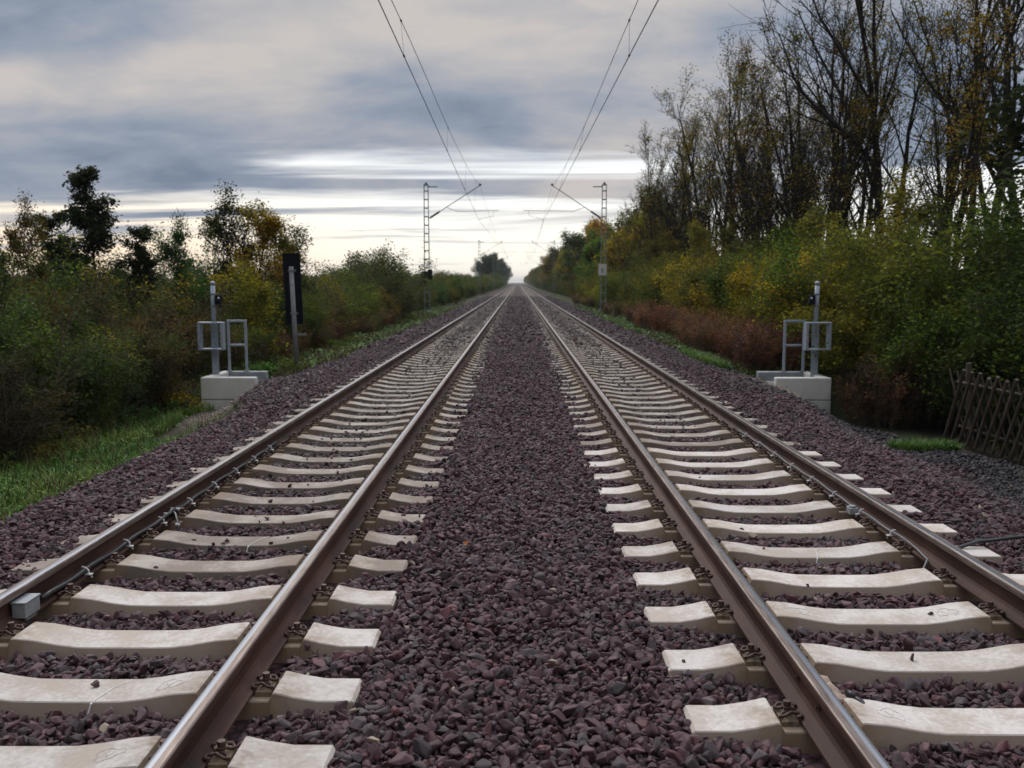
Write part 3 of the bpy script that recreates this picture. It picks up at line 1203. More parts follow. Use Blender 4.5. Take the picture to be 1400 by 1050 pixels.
# ------------------------------------------------------------------ cables and boxes along the rails
def cable_run(name, label, railx, sgn, y0, y1, rad, mat, phase, clipmat, extra=None):
    root = empty(name, (railx, 0, 0))
    tag(root, label, 'cable')
    pts = []
    for y in np.arange(y0, y1 + 0.01, 0.1):
        sag = 0.006 * math.sin(y * 10.3 + 1) + 0.004 * math.sin(y * 4.1)
        pts.append((sgn * (0.056 + 0.004 * math.sin(y * 3)), y, 0.072 + sag))
    if extra:
        pts = [extra[0]] + extra[1:] + pts
    mb = MB()
    mb.tube(pts, rad, 8)
    mb.build('cable_sheath', mat, root, True)
    y = phase
    while y < y1:
        if y > y0:
            c = MB()
            c.tube([(sgn * 0.035, y, 0.078 + rad), (sgn * 0.056, y - 0.004, 0.076 + rad), (sgn * (0.059 + rad), y, 0.072), (sgn * 0.075, y, 0.048), (sgn * 0.093, y, 0.038), (sgn * 0.093, y, 0.026)], 0.0075, 5)
            c.box(min(sgn * 0.055, sgn * 0.098), max(sgn * 0.055, sgn * 0.098), y - 0.016, y + 0.016, 0.044, 0.050)
            c.build('cable_clip', clipmat, root)
        y += SP
    return root


cl = cable_run('rail_cable', 'black cable clipped along the left track outer rail', RAILX[0], 1, 4.9, 9.9, 0.0155, M['cable'], 5.11 - 0.28, M['whiteclip'])
# splice with a branch that dives into the ballast
mb = MB()
mb.tube([(0.05, 6.72, 0.07), (0.055, 6.85, 0.085), (0.05, 7.02, 0.07)], [0.014, 0.026, 0.014], 8)
mb.build('cable_joint', M['cable'], cl, True)
mb = MB()
mb.tube([(0.055, 6.85, 0.085), (0.10, 6.80, 0.07), (0.16, 6.68, 0.03), (0.20, 6.60, -0.04)], 0.012, 8)
mb.build('cable_branch', M['cable'], cl, True)
for (a, b, c_) in ((0.03, 6.92, 0.085), (0.085, 6.90, 0.088), (0.17, 6.655, 0.03), (0.05, 6.74, 0.09)):
    mb = MB()
    mb.tube([(a - 0.016, b, c_), (a + 0.016, b, c_ - 0.004)], 0.013, 6)
    mb.build('cable_clip', M['whiteclip'], cl)
cr_ = cable_run('rail_cable', 'thin grey cable clipped along the right track outer rail', RAILX[3], -1, 5.95, 10.9, 0.007, M['galvdark'], 6.05 + 0.28, M['whiteclip'],
                extra=[(-0.30, 5.50, -0.05), (-0.24, 5.55, 0.0), (-0.15, 5.62, 0.03), (-0.08, 5.72, 0.06)])
mb = MB()
mb.box(-0.13, -0.06, 6.96, 7.05, 0.03, 0.085)
mb.tube([(-0.10, 7.0, 0.085), (-0.10, 7.0, 0.10)], 0.03, 8)
mb.build('cable_joint', M['greybox'], cr_, bevel=0.006)
mb = MB()
mb.tube([(-0.06, 8.70, 0.065), (-0.12, 8.55, 0.05), (-0.17, 8.45, -0.03)], 0.010, 8)
mb.build('cable_branch', M['cable'], cr_, True)

# grey box on the web of the left outer rail
bxr = empty('rail_contact_box', (RAILX[0], 4.74, 0))
tag(bxr, 'small grey box on the inner side of the outer left rail', 'junction box')
mb = MB()
mb.box(0.022, 0.100, -0.075, 0.075, 0.050, 0.132)
mb.build('box_housing', M['greybox'], bxr, bevel=0.006)
mb = MB()
mb.box(0.018, 0.104, -0.079, 0.079, 0.1325, 0.142)
mb.build('box_lid', M['greybox'], bxr, bevel=0.003)
mb = MB()
mb.box(0.030, 0.090, -0.05, 0.05, 0.030, 0.050)
mb.build('box_bracket', M['galvdark'], bxr)

# pale weld residue lump by the inner right rail
mb = MB()
r_ = np.random.default_rng(5)
for (cx, cy, cz, s) in ((0.13, 3.99, -0.01, 0.075), (0.15, 3.88, 0.0, 0.07), (0.17, 3.79, 0.005, 0.06)):
    bm = bmesh.new()
    bmesh.ops.create_icosphere(bm, subdivisions=2, radius=s)
    for v in bm.verts:
        v.co *= 1 + 0.18 * math.sin(v.co.x * 60 + cx * 90) + 0.12 * math.sin(v.co.y * 80) + r_.normal(0, 0.05)
        v.co.z *= 0.75
    o_ = len(mb.v)
    bm.verts.index_update()
    mb.add([(v.co.x + cx + RAILX[2], v.co.y + cy, v.co.z + cz) for v in bm.verts], [[v.index for v in f.verts] for f in bm.faces])
    bm.free()
M['sandlump'] = mat_noise('baked_sand', [(0.3, (0.24, 0.16, 0.12)), (0.7, (0.48, 0.38, 0.30))], 14, 0.95, 0.6, 0.01, world_co=True)
tag(mb.build('sand_lump', M['sandlump'], None, True), 'crusty pale brown lump lying beside the inner rail of the right track', 'weld residue')
mb = MB()
mb.tube([(RAILX[2] + 0.21, 3.80, 0.05), (RAILX[2] + 0.24, 3.74, 0.045), (RAILX[2] + 0.25, 3.66, 0.0), (RAILX[2] + 0.24, 3.60, -0.06)], 0.012, 8)
mb.tube([(RAILX[2] + 0.205, 3.81, 0.052), (RAILX[2] + 0.225, 3.775, 0.050)], 0.018, 8)
tag(mb.build('cable_stub', M['cable'], None, True), 'short black cable end sticking out beside the pale brown lump', 'cable')

# cable lying over the shoulder on the right
mb = MB()
pts = []
for t in np.linspace(0, 1, 26):
    x = 2.95 + 3.6 * t
    y = 6.05 + 0.55 * math.sin(t * 1.9) + 0.25 * t
    z = float(zballast(np.array([x]), np.array([y]))[0]) + 0.035 + 0.015 * math.sin(t * 17) + 0.02 * math.sin(t * 3.1)
    pts.append((x, y, z))
mb.tube(pts, 0.014, 8)
tag(mb.build('ground_cable', M['cable'], None, True), 'black cable lying across the stones right of the right track', 'cable')

# orange leaf between the tracks
mb = MB()
mb.add([(0, 0, 0), (0.02, 0.015, 0.01), (0.045, 0.0, 0.018), (0.02, -0.018, 0.004), (0.022, 0, -0.002)], [(0, 4, 1), (4, 2, 1), (0, 3, 4), (3, 2, 4)])
M['orange'] = mat_noise('orange_leaf', [(0.3, (0.42, 0.12, 0.03)), (0.7, (0.60, 0.22, 0.06))], 40, 0.7, 0)
lf = mb.build('fallen_leaf', M['orange'])
lf.location = (-0.38, 6.05, 0.055)
lf.rotation_euler = (0.3, -0.2, 0.6)
tag(lf, 'single orange leaf on the dark stones between the tracks', 'leaf')


# ------------------------------------------------------------------ concrete blocks with guard frames
def guard_block(sgn, label, label_post, label_frame, DX, PX, FA, FB, RE):
    """the concrete end wall of a small culvert, mirrored by sgn; x measured away from the track"""
    X = lambda a: sgn * a
    root = empty('concrete_end_block', (X(5.6 + DX), 17.35, 0))
    tag(root, label, 'concrete wall', 'two concrete end blocks')

    def bx_(mb, a0, a1, y0, y1, z0, z1):
        x0, x1 = sorted((X(a0) - X(5.6), X(a1) - X(5.6)))
        mb.box(x0, x1, y0 - 17.35, y1 - 17.35, z0, z1)
    mb = MB()
    bx_(mb, 5.04, 6.12, 17.35, 17.53, -0.42, 0.02)
    mb.build('front_wall', M['block'], root, bevel=0.02)
    mb = MB()
    bx_(mb, 5.04, 6.12, 17.353, 17.53, -1.15, -0.43)
    mb.build('front_wall_base', M['block'], root, bevel=0.008)
    mb = MB()
    bx_(mb, 5.95, 6.118, 17.532, 18.75, -1.15, 0.017)
    mb.build('side_wall', M['block'], root, bevel=0.015)
    mb = MB()
    bx_(mb, RE - DX, 5.948, 18.55, 18.75, -0.9, 0.015)
    mb.build('rear_wall', M['slab'], root, bevel=0.015)
    mb = MB()
    bx_(mb, RE + 0.1 - DX, 5.947, 17.532, 18.548, -0.6, -0.16)
    mb.build('deck_slab', M['galvdark'], root)
    # post
    post = empty('guard_post', (X(PX), 17.98, -0.16))
    tag(post, label_post, 'post', 'two steel posts on the end blocks')
    mb = MB()
    mb.box(-0.075, 0.075, -0.075, 0.075, 0, 0.02)
    mb.build('foot_plate', M['galv'], post)
    mb = MB()
    mb.box(-0.055, 0.055, -0.055, -0.045, 0.02, 1.22)
    mb.box(-0.055, 0.055, 0.045, 0.055, 0.02, 1.22)
    mb.box(-0.004, 0.004, -0.0445, 0.0445, 0.02, 1.22)
    mb.build('beam_section', M['galv'], post)
    mb = MB()
    mb.tube([(0, 0, 1.22), (0, 0, 1.98)], 0.045, 14)
    mb.build('upper_pipe', M['galv'], post, True)
    mb = MB()
    mb.tube([(0, 0, 1.98), (0, 0, 2.03), (0, 0, 2.055)], [0.05, 0.05, 0.02], 14)
    mb.build('pipe_cap', M['galv'], post, True)
    mb = MB()
    mb.tube([(0, 0, 1.54), (0, 0, 1.58)], 0.055, 14)
    mb.tube([(0, 0, 1.78), (0, 0, 1.81)], 0.055, 14)
    mb.build('pipe_band', M['galvdark'], post)
    mb = MB()
    s = -sgn
    a, b = sorted((s * 0.05, s * 0.16))
    mb.box(a, b, -0.07, 0.05, 1.59, 1.78)
    lb = mb.build('small_lamp_box', M['blackpaint'], post, bevel=0.01)
    mb = MB()
    cx = s * 0.13
    mb.tube([(cx, -0.072, 1.72), (cx, -0.085, 1.72)], [0.022, 0.014], 10)
    mb.build('lamp_lens', M['white'], lb)
    # cantilever frame (deep flat bars) on the outer side
    fr = empty('outer_guard_frame', (0, 17.80, 0.53))
    tag(fr, label_frame[0], 'guard frame', 'upper steel frames on the posts')

    def bar(a0, a1, y0, y1, z0, z1, nm):
        mb = MB()
        x0, x1 = sorted((X(a0), X(a1)))
        mb.box(x0, x1, y0, y1, z0, z1)
        mb.build(nm, M['galv'], fr, bevel=0.004)
    fa, fb = FA
    bar(fa, fb, -0.09, 0.09, 0.525, 0.555, 'top_bar')
    bar(fa, fb, -0.09, 0.09, 0.00, 0.030, 'bottom_bar')
    bar(fb - 0.05, fb, -0.089, 0.089, 0.0305, 0.5245, 'upright')
    bar(fa, fa + 0.05, -0.089, 0.089, 0.0305, 0.5245, 'upright')
    # rail on the back wall: two legs, top and middle bars
    rl = empty('railing_section', (X(sum(FB) / 2), 18.62, 0.015))
    tag(rl, label_frame[1], 'railing', 'low steel railings on the end blocks')

    def bar2(a0, a1, z0, z1, nm):
        mb = MB()
        x0, x1 = sorted((X(a0), X(a1)))
        mb.box(x0, x1, -0.025, 0.025, z0, z1)
        mb.build(nm, M['galv'], rl, bevel=0.006)
    hw = (FB[1] - FB[0]) / 2
    bar2(-hw, -hw + 0.05, 0, 1.08, 'leg')
    bar2(hw - 0.05, hw, 0, 1.08, 'leg')
    bar2(-hw + 0.051, hw - 0.051, 1.03, 1.079, 'top_bar')
    bar2(-hw + 0.051, hw - 0.051, 0.53, 0.575, 'middle_bar')
    for a in (-hw + 0.025, hw - 0.025):
        mb = MB()
        mb.box(X(a) - 0.06, X(a) + 0.06, -0.055, 0.055, 0.0, 0.012)
        mb.build('foot_plate', M['galvdark'], rl)


guard_block(-1, 'pale concrete block left of the tracks, half buried in gravel', 'grey steel post standing on the left concrete block',
            ('square grey steel frame around the post on the left concrete block', 'tall grey railing frame on the rear rim of the left concrete block'), 0.10, 6.12, (5.87, 6.37), (5.66, 6.07), 5.27)
guard_block(1, 'pale concrete block right of the tracks, in front of the hedge', 'grey steel post on the right concrete block with a black box near its top',
            ('square grey steel frame around the post on the right concrete block', 'tall grey railing frame on the rear rim of the right concrete block'), 0.0, 5.98, (5.71, 6.21), (5.53, 5.98), 5.02)

# ------------------------------------------------------------------ black signal board on a grey post, seen from behind
sg = empty('signal_board', (-5.22, 21.0, -0.38), 0.06)
sg.rotation_euler = (0, R(-1.6), 0.06)
tag(sg, 'tall narrow black board on a grey post left of the tracks', 'signal board')
mb = MB()
mb.tube([(0, 0, -0.3), (0, 0, 2.62)], 0.055, 12)
mb.build('post', M['galvdark'], sg, True)
mb = MB()
mb.box(-0.19, 0.19, 0.07, 0.085, 1.28, 2.92)
mb.build('board', M['blackpaint'], sg)
mb = MB()
for (a, b, c_, d) in ((-0.20, -0.1905, 1.27, 2.93), (0.1905, 0.20, 1.27, 2.93)):
    mb.box(a, b, 0.055, 0.095, c_, d)
mb.box(-0.19, 0.19, 0.055, 0.095, 2.9205, 2.93)
mb.box(-0.19, 0.19, 0.055, 0.095, 1.27, 1.2795)
mb.build('board_rim', M['blackpaint'], sg)
for zz in (1.5, 2.5):
    mb = MB()
    mb.tube([(0, 0, zz), (0, 0, zz + 0.05)], 0.064, 12)
    mb.box(-0.09, 0.09, 0.056, 0.0695, zz, zz + 0.05)
    mb.build('clamp', M['galvdark'], sg)
mb = MB()
mb.box(0.05, 0.27, -0.02, 0.02, 1.0, 1.05)
mb.build('side_arm', M['galvdark'], sg)

# ------------------------------------------------------------------ catenary masts and overhead lines
ZW = 0.20 + 5.50
MAST_Y = [56.0, 132.0, 208.0]


def stag(side, i):
    return side * TC + (0.32 if i % 2 else -0.36) * (1 if side < 0 else -1) * -1 * -1


def messenger_z(y):
    s = (y - 18.0) % 76.0
    s = min(s, 76 - s)
    return CAMZ + 4.41 + 1.52 * (s / 38.0) ** 2


def contact_x(side, y):
    # zigzag between supports
    k = (y + 20.0) / 76.0
    i = math.floor(k)
    f = k - i
    a, b = (1.52, 2.42) if i % 2 == 0 else (2.42, 1.55)
    if side > 0:
        a, b = (2.15, 1.60) if i % 2 == 0 else (1.60, 2.25)
    return side * (a + (b - a) * f)


def catenary_mast(side, y, detail, label):
    root = empty('catenary_mast', (-5.66 if side < 0 else 5.32, y, -0.35))
    tag(root, label, 'catenary mast', 'lattice masts along the line')
    s = -side                       # towards the track
    H = 8.15
    if detail:
        for dx in (-1, 1):
            mb = MB()
            x0 = dx * 0.17
            mb.add([(x0 - 0.026, -0.06, 0), (x0 + 0.026, -0.06, 0), (x0 + 0.026, 0.06, 0), (x0 - 0.026, 0.06, 0),
                    (x0 * 0.72 - 0.022, -0.06, H), (x0 * 0.72 + 0.022, -0.06, H), (x0 * 0.72 + 0.022, 0.06, H), (x0 * 0.72 - 0.022, 0.06, H)],
                   [(0, 3, 2, 1), (4, 5, 6, 7), (0, 1, 5, 4), (1, 2, 6, 5), (2, 3, 7, 6), (3, 0, 4, 7)])
            mb.build('mast_leg', M['mastgreen'], root)
        z = 0.5
        while z < H - 0.1:
            w = 0.17 * (1 - 0.28 * z / H) - 0.034
            mb = MB()
            mb.box(-w, w, -0.05, 0.05, z, z + 0.07)
            mb.build('mast_rung', M['mastgreen'], root)
            z += 0.52
    else:
        mb = MB()
        mb.box(-0.20, -0.13, -0.06, 0.06, 0, H)
        mb.box(0.13, 0.20, -0.06, 0.06, 0, H)
        z = 0.5
        while z < H - 0.1:
            mb.box(-0.13, 0.13, -0.05, 0.05, z, z + 0.08)
            z += 0.7
        mb.build('mast_frame', M['mastgreen'], root)
    mb = MB()
    mb.box(-0.35, 0.35, -0.35, 0.35, -0.5, 0.12)
    mb.build('foundation', M['block'], root, bevel=0.02)
    mb = MB()
    mb.box(-0.16, 0.16, -0.10, 0.10, H, H + 0.05)
    mb.tube([(0, 0, H + 0.05), (0, 0, H + 0.18)], 0.08, 8)
    mb.build('mast_cap', M['mastgreen'], root)
    mb = MB()
    mb.tube([(s * 0.12, 0, H - 0.08), (s * 0.70, 0, H - 0.08)], 0.035, 6)
    mb.build('top_arm', M['mastgreen'], root)
    off = 0.35
    zi = CAMZ + 3.95 + off
    mx = side * (TC + 0.32) - root.location.x if side < 0 else TC + 0.09 - root.location.x
    zt = messenger_z(y) + off
    a0 = Vector((s * 0.20, 0, zi))
    tip = Vector((mx, 0, zt))
    d = tip - a0
    mb = MB()
    mb.tube([a0 + d * t for t in np.linspace(0.0, 0.20, 9)], [0.05 if i % 2 else 0.075 for i in range(9)], 8)
    mb.build('insulator', M['porcelain'], root)
    mb = MB()
    mb.tube([a0 + d * 0.19, tip + d * 0.03], 0.023, 7)
    mb.build('bracket_tube', M['wire'], root)
    mb = MB()
    mb.tube([tip + Vector((0, 0, -0.02)), tip + Vector((0, 0, 0.10))], 0.07, 7)
    mb.build('wire_saddle', M['porcelain'], root)
    zr = CAMZ + 4.38 + off
    j = a0 + d * 0.33
    cx = contact_x(side, y) - root.location.x
    mb = MB()
    mb.tube([j, Vector((s * 1.9, 0, zr - 0.02)), Vector((cx + s * 1.25, 0, zr + 0.03))], 0.015, 6)
    mb.build('registration_tube', M['wire'], root)
    mb = MB()
    mb.tube([(cx + s * 0.95, 0, zr), (cx + s * 0.9, 0, zr - 0.30), (cx + s * 0.05, 0, ZW + off + 0.05), (cx, 0, ZW + off)], 0.010, 5)
    mb.build('steady_arm', M['wire'], root)
    return root


masts = []
for i, y in enumerate(MAST_Y):
    for side in (-1, 1):
        sd = 'left' if side < 0 else 'right'
        if i < 1:
            lab = 'green lattice mast %s' % ('left of the tracks with a dark box low on it' if side < 0 else 'right of the tracks with a white plate low on it')
        else:
            lab = '%s catenary mast on the %s side, counted from the nearest one' % (ordinal(i + 1), sd)
        masts.append(catenary_mast(side, y, i < 2, lab))
# dark signal box on the left mast, white plate on the right mast
mb = MB()
mb.box(-0.30, 0.06, -0.30, -0.075, 2.50, 2.90)
mb.box(0.07, 0.34, -0.24, -0.075, 2.40, 3.02)
mb.build('dark_box', M['blackpaint'], masts[0], bevel=0.02)
mb = MB()
mb.tube([(-0.16, -0.07, 2.25), (-0.16, -0.33, 2.25)], 0.13, 12)
mb.build('round_lamp_hood', M['blackpaint'], masts[0])
mb = MB()
mb.box(-0.33, 0.18, -0.12, -0.10, 2.66, 3.36)
pl = mb.build('number_plate', M['white'], masts[1])
mb = MB()
mb.box(-0.15, 0.01, -0.126, -0.121, 2.84, 2.88)
for (a, b, z0, z1) in ((-0.13, -0.02, 2.92, 2.96), (-0.14, -0.10, 2.96, 3.06), (-0.05, -0.01, 2.96, 3.06), (-0.12, -0.03, 3.06, 3.10)):
    mb.box(a, b, -0.126, -0.121, z0, z1)
mb.build('plate_figure', M['galvdark'], pl)


def overhead(side, label):
    root = empty('overhead_line', (side * TC, 0, 0))
    tag(root, label, 'overhead wire', 'overhead lines above the tracks')
    ox = side * TC
    mb = MB()
    ys_ = np.arange(-22, 209, 3.0)
    mb.tube([(contact_x(side, y) - ox, y, ZW) for y in ys_], 0.0085, 5)
    mb.build('contact_wire', M['wire'], root, True)

    def mxx(y):
        m = (TC + 0.32) if side < 0 else TC + 0.09
        k = ((y + 20) / 76.0)
        i = math.floor(k)
        return side * m
    mb = MB()
    mb.tube([(mx_line(side, y) - ox, y, messenger_z(y)) for y in ys_], 0.0065, 5)
    mb.build('messenger_wire', M['wire'], root, True)
    y = 4.8
    while y < 210:
        if abs(((y + 20) % 76)) > 4 and 76 - ((y + 20) % 76) > 4:
            xa, xb = contact_x(side, y) - ox, mx_line(side, y) - ox
            mb = MB()
            mb.tube([(xa, y, ZW), (xb, y, messenger_z(y))], 0.0035, 4)
            mb.tube([(xa, y - 0.03, ZW + 0.005), (xa, y + 0.03, ZW + 0.005)], 0.02, 6)
            mb.tube([(xb, y - 0.03, messenger_z(y)), (xb, y + 0.03, messenger_z(y))], 0.018, 6)
            mb.build('dropper', M['wire'], root)
        y += 10.95


def mx_line(side, y):
    # the messenger hangs over the contact wire near mid-span and over its saddle at the masts
    k = (y + 20.0) / 76.0
    f = k - math.floor(k)
    w = min(f, 1 - f) * 2
    m = side * ((TC + 0.32) if side < 0 else (TC + 0.09))
    mid_y = (math.floor(k) * 76.0 - 20) + 38
    c = contact_x(side, mid_y)
    return m + (c - m) * (w ** 0.8)


overhead(-1, 'contact wire and carrying wire above the left track')
overhead(1, 'contact wire and carrying wire above the right track')

# ------------------------------------------------------------------ lattice garden fence on the right
fn = empty('lattice_fence', (7.30, 14.7, -0.78))
tag(fn, 'old brown wooden lattice fence leaning at the foot of the right hedge', 'fence')
mb = MB()
L = 7.2
A0, B0 = Vector((0, 0, 0)), Vector((0.25, -L, 0.02))
dirf = (B0 - A0).normalized()
for zz in (0.28, 1.02):
    mb = MB()
    mb.tube([A0 + Vector((0.04, 0, zz)), B0 + Vector((0.04, 0, zz - 0.02))], 0.028, 6)
    mb.build('cross_rail', M['oldwood'], fn)
sp_ = 0.24
k = 0
while k * sp_ < L:
    for lean_, off, thick in ((1, -0.034, 0.034), (-1, 0.035, 0.015)):
        b = A0 + dirf * (k * sp_)
        hl = 0.33 if lean_ > 0 else 0.26
        mb = MB()
        z0, z1 = 0.03, 1.22 + random.uniform(-0.04, 0.04)
        pa = b - dirf * (hl * lean_) + Vector((off, 0, z0))
        pb = b + dirf * (hl * lean_) + Vector((off, 0, z1))
        mb.tube([pa, pb], [thick, thick * 0.9], 6)
        mb.build('slat', M['oldwood'], fn)
    k += 1
for t in (0.25, 2.6, 5.0):
    mb = MB()
    p = A0 + dirf * t + Vector((0.09, 0, -0.2))
    mb.tube([p, p + Vector((0, 0, 1.55))], 0.045, 8)
    mb.build('fence_post', M['oldwood'], fn)
fn.rotation_euler = (0, R(-4), 0)


# ------------------------------------------------------------------ plants
def grow(p, d, length, r, level, cfg, out, rr):
    """recursive branch; out collects (level, points, radii)"""
    nseg = max(2, int(cfg['seg'][level]))
    pts = [p.copy()]
    rads = [r]
    dd = d.copy()
    step = length / nseg
    taper = cfg['taper'][level]
    for i in range(nseg):
        wob = cfg['wob'][level]
        dd = dd + Vector((rr.normal(0, wob), rr.normal(0, wob), rr.normal(0, wob * 0.6))) + Vector((0, 0, cfg['up'][level]))
        dd.normalize()
        pts.append(pts[-1] + dd * step)
        rads.append(r * (1 - (1 - taper) * (i + 1) / nseg))
    out.append((level, pts, rads))
    if level + 1 >= len(cfg['n']) + 1 or level >= cfg['levels'] - 1:
        return
    nchild = cfg['n'][level]
    nchild = max(1, int(round(nchild * rr.uniform(0.75, 1.25))))
    t0 = cfg['start'][level]
    for c in range(nchild):
        t = t0 + (1 - t0) * ((c + rr.uniform(0.1, 0.9)) / nchild)
        f = t * nseg
        i = min(int(f), nseg - 1)
        q = pts[i].lerp(pts[i + 1], f - i)
        base = (pts[i + 1] - pts[i]).normalized()
        ax = base.orthogonal().normalized()
        ax = Matrix.Rotation(rr.uniform(0, 6.28), 3, base) @ ax
        ang = R(rr.normal(cfg['ang'][level], 9))
        nd = Matrix.Rotation(ang, 3, ax) @ base
        ln = length * cfg['len'][level] * (1 - cfg['fall'][level] * t) * rr.uniform(0.7, 1.25)
        rad = max(rads[i] * cfg['rr'][level], cfg['rmin'])
        grow(q, nd, ln, rad, level + 1, cfg, out, rr)


TREES = {}


def plant_proto(key, seed, cfg, h, r0, stems, spread, split, leaf_n=0, leaf_s=0.06, leaf_sig=0.12, leaf_lv=2, hmin=0.0, sides=(7, 5, 3, 3, 3), stem_h=None, leaf_pick=1.0, clump=0.0):
    """build the trunk, twig and leaf meshes of one plant shape; returns them"""
    rr = np.random.default_rng(seed)
    out = []
    for s in range(stems):
        a = rr.uniform(0, 6.28)
        d = spread * rr.uniform(0.2, 1.0) if stems > 1 else 0
        p = Vector((math.cos(a) * d * 0.35, math.sin(a) * d * 0.35, -0.15))
        dr = Vector((math.cos(a) * d * 0.5, math.sin(a) * d * 0.5, 1)).normalized()
        hh = h * (rr.uniform(0.6, 1.0) if stems > 1 else 1)
        grow(p, dr, hh, r0 * (rr.uniform(0.6, 1) if stems > 1 else 1), 0, cfg, out, rr)
    tk, cr2, lf = MB(), MB(), MB()
    tips = []
    for lv, pts, rads in out:
        (tk if lv < split else cr2).tube(pts, rads, sides[min(lv, 4)], cap=False)
        if lv >= leaf_lv:
            for p in pts[1:]:
                if p.z > hmin:
                    tips.append(p)
    res = {'trunk': tk.mesh(key + '_trunk', [M['bark'] if split < 3 and stems < 5 else M['barkgrey']], True), 'twigs': None, 'leaf': None}
    if cr2.v:
        res['twigs'] = cr2.mesh(key + '_twigs', [M['bark'] if stems < 5 else M['barkgrey']])
    if leaf_n and tips:
        n = len(tips)
        T = np.array([tuple(t) for t in tips])
        if clump > 0:
            w = vnoise(T[:, 0] * 1.0, T[:, 1] + T[:, 2], 2.2, seed) + vnoise(T[:, 2], T[:, 0], 1.9, seed + 3)
            pr = np.exp(w * clump)
            pr /= pr.sum()
            ii = rr.choice(n, leaf_n, p=pr)
        else:
            ii = rr.integers(0, n, leaf_n)
        P = T[ii] + rr.normal(0, leaf_sig, (leaf_n, 3)) * np.array([1, 1, 0.8])
        P = P[P[:, 2] > 0.02]
        m = len(P)
        s = leaf_s * rr.uniform(0.6, 1.35, m)
        a = rr.uniform(0, 6.28, m)
        D = np.stack([np.cos(a), np.sin(a), rr.normal(-0.15, 0.5, m)], 1)
        D /= np.linalg.norm(D, axis=1)[:, None]
        U = rr.normal(0, 0.55, (m, 3)) + np.array([0, 0, 1])
        Sd = np.cross(D, U)
        Sd /= np.linalg.norm(Sd, axis=1)[:, None] + 1e-6
        v = np.stack([P, P + D * (s * 0.5)[:, None] + Sd * (s * 0.33)[:, None], P + D * s[:, None], P + D * (s * 0.5)[:, None] - Sd * (s * 0.33)[:, None]], 1).reshape(-1, 3)
        f = np.arange(m * 4).reshape(-1, 4)
        me = bpy.data.meshes.new(key + '_foliage')
        me.from_pydata(v.tolist(), [], f.tolist())
        me.materials.append(M['leaf'])
        me.update()
        res['leaf'] = me
    TREES[key] = res
    return res


def place(name, key, x, y, sc, rz, col, label, cat, group=None, sz=None, z=None, lean=(0, 0)):
    r = TREES[key]
    z = float(zground(np.array([x]), np.array([y]))[0]) if z is None else z
    root = empty(name, (x, y, z - 0.03), rz)
    root.rotation_euler = (lean[0], lean[1], rz)
    root.scale = (sc, sc, sc if sz is None else sz)
    tag(root, label, cat, group)
    o = bpy.data.objects.new('trunk', r['trunk'])
    C.objects.link(o)
    o.parent = root
    crown = None
    if r['twigs']:
        crown = bpy.data.objects.new('crown', r['twigs'])
        C.objects.link(crown)
        crown.parent = root
    if r['leaf']:
        f = bpy.data.objects.new('foliage', r['leaf'])
        C.objects.link(f)
        f.parent = crown or root
        f.color = tuple(col) + (1,)
    return root


# tall bare trees (ash, poplar) with a few leaves left
bare = dict(levels=4, seg=[12, 8, 6, 4], wob=[0.045, 0.10, 0.15, 0.2], up=[0.02, 0.10, 0.09, 0.05], taper=[0.12, 0.25, 0.35, 0.4], n=[13, 9, 7], start=[0.30, 0.25, 0.15],
            ang=[38, 36, 38], len=[0.62, 0.48, 0.50], fall=[0.55, 0.4, 0.3], rr=[0.52, 0.55, 0.65], rmin=0.010)
fork = dict(bare, n=[9, 9, 6], start=[0.30, 0.2, 0.15], len=[0.66, 0.46, 0.5], ang=[21, 34, 38], fall=[0.45, 0.4, 0.3], rr=[0.66, 0.52, 0.6])
slim = dict(bare, n=[15, 6, 4], start=[0.25, 0.2, 0.2], len=[0.36, 0.5, 0.5], ang=[32, 34, 36], fall=[0.5, 0.4, 0.3], rr=[0.50, 0.55, 0.6], rmin=0.012)
for i in range(3):
    plant_proto('fork%d' % i, 300 + i, fork, 13.5, 0.21, 1, 0, 2, leaf_n=420, leaf_s=0.11, leaf_sig=0.10, leaf_lv=2, clump=2.2)
for i in range(3):
    plant_proto('slim%d' % i, 320 + i, slim, 11.5, 0.15, 1, 0, 2, leaf_n=1900, leaf_s=0.10, leaf_sig=0.12, leaf_lv=2, clump=2.0)
for i in range(2):
    plant_proto('multi%d' % i, 340 + i, dict(fork, start=[0.22, 0.2, 0.15]), 9.5, 0.13, 4, 0.45, 2, leaf_n=1500, leaf_s=0.10, leaf_sig=0.12, leaf_lv=2, clump=2.0)
# leafy shrubs
shr = dict(levels=4, seg=[7, 5, 4, 3], wob=[0.10, 0.16, 0.22, 0.25], up=[0.03, 0.03, 0.02, 0.0], taper=[0.3, 0.35, 0.4, 0.4], n=[8, 5, 3], start=[0.12, 0.15, 0.2],
           ang=[48, 46, 45], len=[0.50, 0.50, 0.5], fall=[0.35, 0.3, 0.2], rr=[0.5, 0.55, 0.6], rmin=0.004)
for i in range(4):
    plant_proto('shrub%d' % i, 400 + i, shr, 2.7, 0.028, 9, 0.9, 3, leaf_n=15000, leaf_s=0.075, leaf_sig=0.13, leaf_lv=1, clump=0.7)
for i in range(4):
    plant_proto('near%d' % i, 410 + i, shr, 2.7, 0.028, 9, 0.9, 3, leaf_n=24000, leaf_s=0.055, leaf_sig=0.12, leaf_lv=1, clump=0.8)
for i in range(2):
    plant_proto('broadleaf%d' % i, 430 + i, dict(shr, n=[6, 4, 3]), 2.6, 0.03, 6, 0.7, 3, leaf_n=8500, leaf_s=0.078, leaf_sig=0.14, leaf_lv=1, clump=1.2)
for i in range(2):
    plant_proto('loose%d' % i, 420 + i, shr, 3.0, 0.024, 7, 0.7, 3, leaf_n=5500, leaf_s=0.07, leaf_sig=0.12, leaf_lv=1, clump=1.0)
